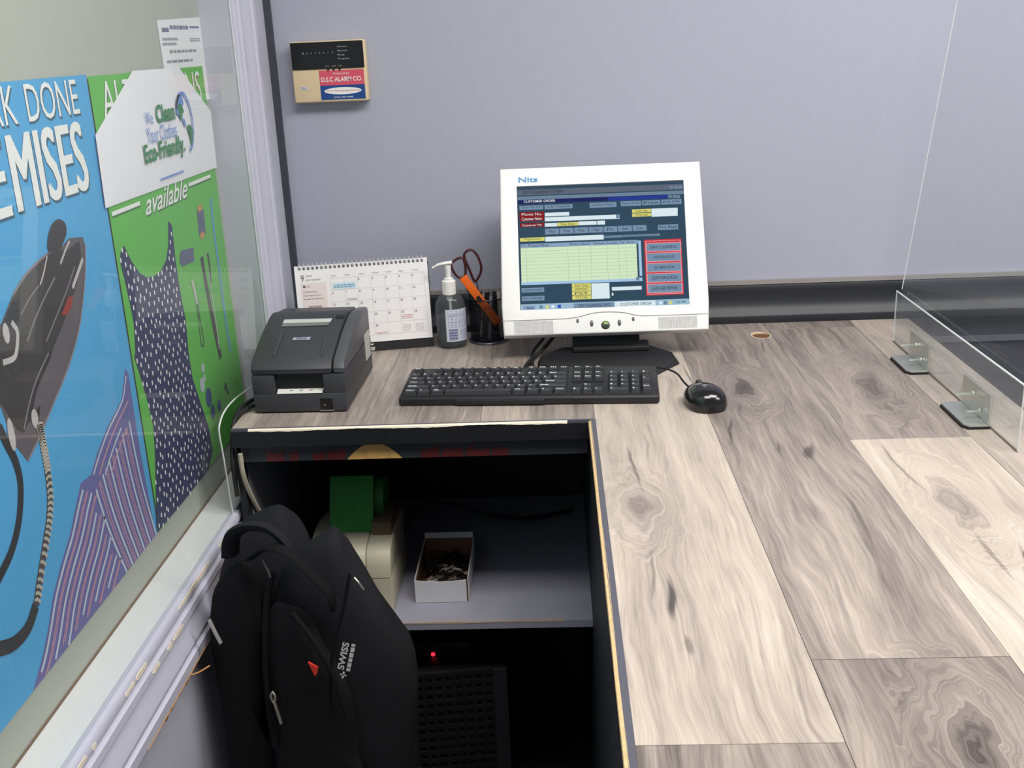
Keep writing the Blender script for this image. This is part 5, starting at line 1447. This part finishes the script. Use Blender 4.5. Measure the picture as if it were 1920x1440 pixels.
MB().tube([(-0.330, 1.935, SHZ + 0.05), (-0.29, 1.99, SHZ + 0.10), (-0.22, 2.02, SHZ + 0.085), (-0.14, 2.04, SHZ + 0.05), (-0.06, 2.07, SHZ + 0.03), (0.02, 2.15, SHZ + 0.008)], 0.005, 8, smooth=6).build('cable', M_FOOT, lp, True)

cb_ = thing('clip_box', 'small white cardboard box of dark paper clips on the grey shelf', 'box', (-0.2295, 1.855, SHZ))
M_CARD = mat('white_cardboard', (218, 218, 220), 0.65, var=0.04)
M_CARDIN = mat('brown_cardboard_inside', (120, 88, 66), 0.7, var=0.15)
x0, x1, y0, y1, h = -0.280, -0.179, 1.772, 1.940, 0.048
def wall(nm, pts, mm, th=0.0016):
    mb = MB(); mb.add(pts, [tuple(range(len(pts)))]); o = mb.build(nm, mm, cb_)
    return o
z0, zt = SHZ + 0.0008, SHZ + h
def boxwall(nm, bx0, bx1, by0, by1, top):
    mb = MB(); mb.box(bx0, bx1, by0, by1, z0, top); return mb.build(nm, M_CARD, cb_)
mbf = MB()
n = 9
fr = [(x0 + (x1 - 0.004 - x0) * i / (n - 1), zt - 0.0035 * math.sin(math.pi * i / (n - 1)) - 0.001) for i in range(n)]
vs = [(x, y0, z0) for x, _ in fr] + [(x, y0, z) for x, z in fr] + [(x, y0 + 0.0016, z0) for x, _ in fr] + [(x, y0 + 0.0016, z) for x, z in fr]
mbf.add(vs, [f for i in range(n - 1) for f in ((i, i + 1, n + i + 1, n + i), (3 * n + i, 3 * n + i + 1, 2 * n + i + 1, 2 * n + i), (n + i, n + i + 1, 3 * n + i + 1, 3 * n + i))])
mbf.build('side', M_CARD, cb_)
boxwall('side', x0, x0 + 0.0016, y0 + 0.002, y1, zt + 0.001); boxwall('side', x1 - 0.0016, x1, y0 + 0.004, y1, zt + 0.002); boxwall('side', x0 + 0.002, x1 - 0.002, y1 - 0.0016, y1, zt + 0.016)
MB().box(x0 + 0.002, x1 - 0.002, y0 + 0.002, y1 - 0.002, z0, z0 + 0.002).build('bottom', M_CARDIN, cb_)
il = MB()
il.box(x0 + 0.0018, x0 + 0.0026, y0 + 0.003, y1 - 0.003, z0 + 0.002, zt - 0.004); il.box(x1 - 0.0026, x1 - 0.0018, y0 + 0.003, y1 - 0.003, z0 + 0.002, zt - 0.004); il.box(x0 + 0.003, x1 - 0.003, y1 - 0.0026, y1 - 0.0018, z0 + 0.002, zt + 0.004)
il.build('lining', M_CARDIN, cb_)
clips, rg = MB(), random.Random(8)
for i in range(260):
    cx_, cy_, cz_ = rg.uniform(x0 + 0.014, x1 - 0.014), rg.uniform(y0 + 0.014, y1 - 0.014), SHZ + 0.006 + 0.027 * rg.random()
    a = rg.uniform(0, math.pi); t = rg.uniform(-.5, .5); L_, W_ = 0.012, 0.003
    Mx = Matrix.Translation((cx_, cy_, cz_)) @ Matrix.Rotation(a, 4, 'Z') @ Matrix.Rotation(t * .6, 4, 'Y')
    clips.tube([Mx @ Vector(p) for p in ((-L_, -W_, 0), (L_ * .8, -W_, 0), (L_, 0, 0), (L_ * .8, W_, 0), (-L_ * .7, W_, 0), (-L_ * .8, 0, 0), (L_ * .4, 0, 0.0005))], 0.0007, 4, smooth=1, cap=False)
tag(clips.build('paper_clips', mat('dark_wire', (70, 62, 56), 0.3, 0.8), None), 'heap of dark wire paper clips filling the white box', 'paper clips', kind='stuff')

# ------------------------------------------------------------------ under the shelf: computer tower and modem
tw = thing('computer_tower', 'black computer tower with a perforated front on the floor under the shelf', 'computer', (-0.205, 1.735, FL), math.radians(6))
th_ = 0.375
MB().box(-0.092, 0.092, 0.006, 0.42, 0.006, th_, 0.004).build('case', M_BLACKPANEL, tw, True, world=False)
MB().box(-0.092, -0.084, 0.0, 0.0055, 0.006, th_, 0.001).build('front_rail', M_PR2, tw, world=False)
MB().box(0.066, 0.092, 0.0, 0.0055, 0.006, th_, 0.001).build('front_rail', mat('dark_rail', (36, 36, 40), 0.5), tw, world=False)
gr = MB()
for i in range(9): gr.box(-0.084 + i * 0.0187 - 0.0035, -0.084 + i * 0.0187 + 0.0035, 0.001, 0.0055, 0.006, th_ - 0.004)
for j in range(20): gr.box(-0.084, 0.066, 0.0005, 0.005, 0.010 + j * 0.019 - 0.004, 0.010 + j * 0.019 + 0.004)
gr.build('vent_grille', mat('grille_plastic', (26, 26, 28), 0.45), tw, world=False)
for sx_ in (-0.07, 0.07):
    for sy_ in (0.04, 0.38): MB().box(sx_ - 0.012, sx_ + 0.012, sy_ - 0.012, sy_ + 0.012, 0.0, 0.006).build('foot', M_PAD, tw, world=False)
md = thing('modem', 'small black modem with a glowing red light on top of the computer tower', 'modem', (-0.235, 1.83, FL + th_))
MB().box(-0.295, -0.185, 1.79, 1.89, FL + th_ + 0.0005, FL + th_ + 0.030, 0.004).build('case', M_PR2, md, True)
pL = ony(812, 1227, 1.789)
MB().ellipsoid((pL.x, 1.789, max(min(pL.z, FL + th_ + 0.027), FL + th_ + 0.006)), 0.0042, 0.0015, 0.0042, 14, 8).build('red_light', emit('red_led', (255, 40, 60), 2.2), md, True)

# ------------------------------------------------------------------ backpack and the stool it stands on
BY = 1.43
stl = thing('step_stool', 'black plastic step stool under the backpack', 'stool', (-0.40, BY, FL))
ST = 0.305
MB().box(-0.54, -0.255, BY - 0.12, BY + 0.13, FL + ST - 0.025, FL + ST, 0.006).build('seat', M_PR2, stl, True)
for sx_ in (-0.52, -0.275):
    for sy_ in (BY - 0.10, BY + 0.11): MB().box(sx_ - 0.014, sx_ + 0.014, sy_ - 0.014, sy_ + 0.014, FL, FL + ST - 0.0255, 0.003).build('leg', M_PR2, stl)
bp_ = thing('backpack', 'black fabric backpack with white lettering and a red tab leaning against the wall', 'backpack', (-0.40, BY, FL + ST))
M_FAB = mat('black_nylon', (27, 27, 30), 0.85, spec=0.25, var=0.25, scale=500, bump=0.25)
M_FAB2 = mat('black_mesh_fabric', (21, 21, 23), 0.9, spec=0.2, var=0.3, scale=700, bump=0.3)
M_WEB = mat('black_webbing', (16, 16, 18), 0.85, spec=0.2, var=0.2, scale=900, bump=0.3)
ZB = FL + ST + 0.001
def pillow(outline, y0, depth_f, depth_b, nm, m, lean=0.0, layers=7, k=4, pw=0.55):
    """soft bag volume: an outline in (x, z) rounded off towards the viewer and towards the wall"""
    pts = spline([Vector((a, 0, c)) for a, c in outline], k, True)
    n = len(pts)
    c0 = sum(pts, Vector()) / n
    vs, fs = [], []
    rings = []
    for j in range(-layers, layers + 1):
        t = j / layers
        s_ = max(0.02, (1 - abs(t) ** 2.6)) ** pw
        off = (depth_b if t > 0 else depth_f) * math.copysign(abs(t) ** 0.8, t)
        for i, p in enumerate(pts):
            q_ = c0 + (p - c0) * s_
            wr = 0.0022 * math.sin(7 * i / n * 6.28 + j * 0.9) * (1 - abs(t))
            vs.append((q_.x + wr, y0 + off + lean * (q_.z - ZB), max(ZB, q_.z + wr)))
    for j in range(2 * layers):
        for i in range(n): fs.append((j * n + i, j * n + (i + 1) % n, (j + 1) * n + (i + 1) % n, (j + 1) * n + i))
    fs += [tuple(range(n))[::-1], tuple(2 * layers * n + i for i in range(n))]
    return MB().add(vs, fs).build(nm, m, bp_, True)
def oz(x, y, Y=BY): p = ony(x, y, Y); return (p.x, p.z)
main_o = [oz(*p, 1.47) for p in ((378, 1180), (398, 1100), (420, 1045), (436, 1005), (462, 985), (492, 974), (516, 972), (540, 990), (566, 1035), (590, 1100), (600, 1200), (610, 1330))] + [(-0.335, -0.50), (-0.33, ZB + 0.01), (-0.40, ZB), (-0.50, ZB), (-0.555, ZB + 0.02), (-0.560, -0.45)]
main_o = [(max(-0.545, a), c) for a, c in main_o]
pillow(main_o, 1.47, 0.055, 0.075, 'back_compartment', M_FAB, lean=0.06)
front_o = [oz(*p, 1.41) for p in ((520, 1095), (560, 1040), (600, 1016), (618, 1009), (634, 1020), (660, 1062), (700, 1120), (738, 1176), (768, 1222), (782, 1290), (780, 1380))] + [(-0.245, -0.50), (-0.26, ZB + 0.01), (-0.36, ZB), (-0.44, ZB), (-0.475, ZB + 0.03), (-0.465, -0.42), (-0.45, -0.30)]
pillow(front_o, 1.41, 0.045, 0.05, 'front_compartment', M_FAB, lean=0.05, pw=0.35)
pock_o = [oz(*p, 1.36) for p in ((498, 1170), (540, 1150), (585, 1190), (620, 1250), (660, 1330), (668, 1420))] + [(-0.315, -0.47), (-0.33, ZB + 0.02), (-0.40, ZB + 0.01), (-0.45, ZB + 0.03), (-0.445, -0.40)]
pillow(pock_o, 1.362, 0.018, 0.03, 'front_pocket', M_FAB2, lean=0.04, pw=0.4)
strap_o = [oz(*p, 1.40) for p in ((372, 1220), (392, 1130), (424, 1075), (455, 1070), (478, 1110), (490, 1190), (494, 1290), (488, 1400))] + [(-0.455, -0.46), (-0.47, ZB + 0.03), (-0.52, ZB + 0.02), (-0.535, -0.44)]
strap_o = [(max(-0.54, a), c) for a, c in strap_o]
pillow(strap_o, 1.402, 0.028, 0.03, 'side_pocket', M_FAB2, lean=0.04, pw=0.45)
def bt3(pts, r, nm, m=M_WEB, flat=1.0):
    return MB().tube([tuple(ony(x, y, Y)) for x, y, Y in pts], r, 8, smooth=5, flat=flat).build(nm, m, bp_, True)
bt3([(432, 1040, 1.41), (436, 1005, 1.40), (462, 988, 1.395), (500, 990, 1.39), (530, 1012, 1.385), (548, 1040, 1.385)], 0.015, 'carry_handle', M_FAB, 0.5)
bt3([(470, 1045, 1.395), (505, 1026, 1.372), (545, 1038, 1.362), (585, 1076, 1.358), (618, 1112, 1.36), (626, 1140, 1.366)], 0.011, 'shoulder_strap', M_WEB, 0.4)
bt3([(512, 1075, 1.372), (500, 1130, 1.368), (497, 1200, 1.362), (500, 1290, 1.36), (515, 1400, 1.357)], 0.0045, 'zipper', M_WEB)
bt3([(548, 1150, 1.352), (590, 1205, 1.343), (625, 1270, 1.34), (650, 1345, 1.34)], 0.0040, 'zipper', M_WEB)
bt3([(656, 1075, 1.358), (642, 1150, 1.352), (622, 1240, 1.348), (618, 1330, 1.345)], 0.0025, 'seam', M_WEB)
M_PULL = mat('worn_nickel', (176, 168, 158), 0.3, 0.7, var=0.2)
bt3([(510, 1296, 1.352), (516, 1306, 1.350), (514, 1318, 1.350), (508, 1306, 1.350), (511, 1297, 1.352)], 0.0018, 'zipper_pull_ring', M_PULL)
bt3([(514, 1316, 1.350), (520, 1334, 1.348), (527, 1356, 1.347)], 0.0042, 'zipper_pull', M_PULL, 0.5)
bt3([(493, 1048, 1.375), (503, 1070, 1.37), (508, 1082, 1.368)], 0.0022, 'zipper_pull', mat('grey_pull', (110, 108, 106), 0.35, 0.6), 0.5)
bt3([(664, 1083, 1.352), (672, 1092, 1.350), (682, 1106, 1.350)], 0.0016, 'zipper_pull', M_PULL)
bt3([(392, 1162, 1.372), (403, 1185, 1.370), (414, 1206, 1.370)], 0.0035, 'reflective_piping', mat('grey_piping', (150, 148, 146), 0.35), 0.6)
bt3([(390, 1172, 1.371), (388, 1180, 1.371), (386, 1188, 1.371)], 0.0010, 'reflective_piping', MATS['grey_piping'])
FY = Plane((0, 1.352, 0), (1, 0, 0), (0, 0, 1))
mb = MB()
tri = [FY.px(*p) for p in ((582, 1231), (600, 1241), (599, 1250), (595, 1257))]
mb.add([FY.at(u, v, 0.016) for u, v in tri] + [FY.at(u, v, 0.012) for u, v in tri], [(0, 1, 2, 3), (7, 6, 5, 4), (0, 4, 5, 1), (1, 5, 6, 2), (2, 6, 7, 3), (3, 7, 4, 0)])
mb.build('red_tab', mat('red_tab_fabric', (206, 52, 40), 0.5), bp_)
# lettering runs up the front compartment
a, c_ = Vector(ony(643, 1268, 1.336)), Vector(ony(656, 1206, 1.336))
LU = (c_ - a).normalized(); LV = Vector((0, -1, 0)).cross(LU); LV = -LV if LV.x > 0 else LV
LP = Plane(a, LU, LV)
mb = MB(); L_ = (c_ - a).length
LP.text(mb, 'SWISS', L_ * 0.18, 0.0005, L_ * 1.0, 0.0105, 0.0, 0.03); LP.dashes(mb, L_ * 0.18, -0.0085, L_ * 1.0, -0.001, 0.0, 1, 0.75, 3)
LP.quad(mb, -L_ * 0.06, -0.0015, L_ * 0.14, 0.0015, 0.0); LP.quad(mb, L_ * 0.02, -0.005, L_ * 0.06, 0.005, 0.0)
mb.build('lettering', mat('white_thread', (206, 206, 204), 0.6), bp_)
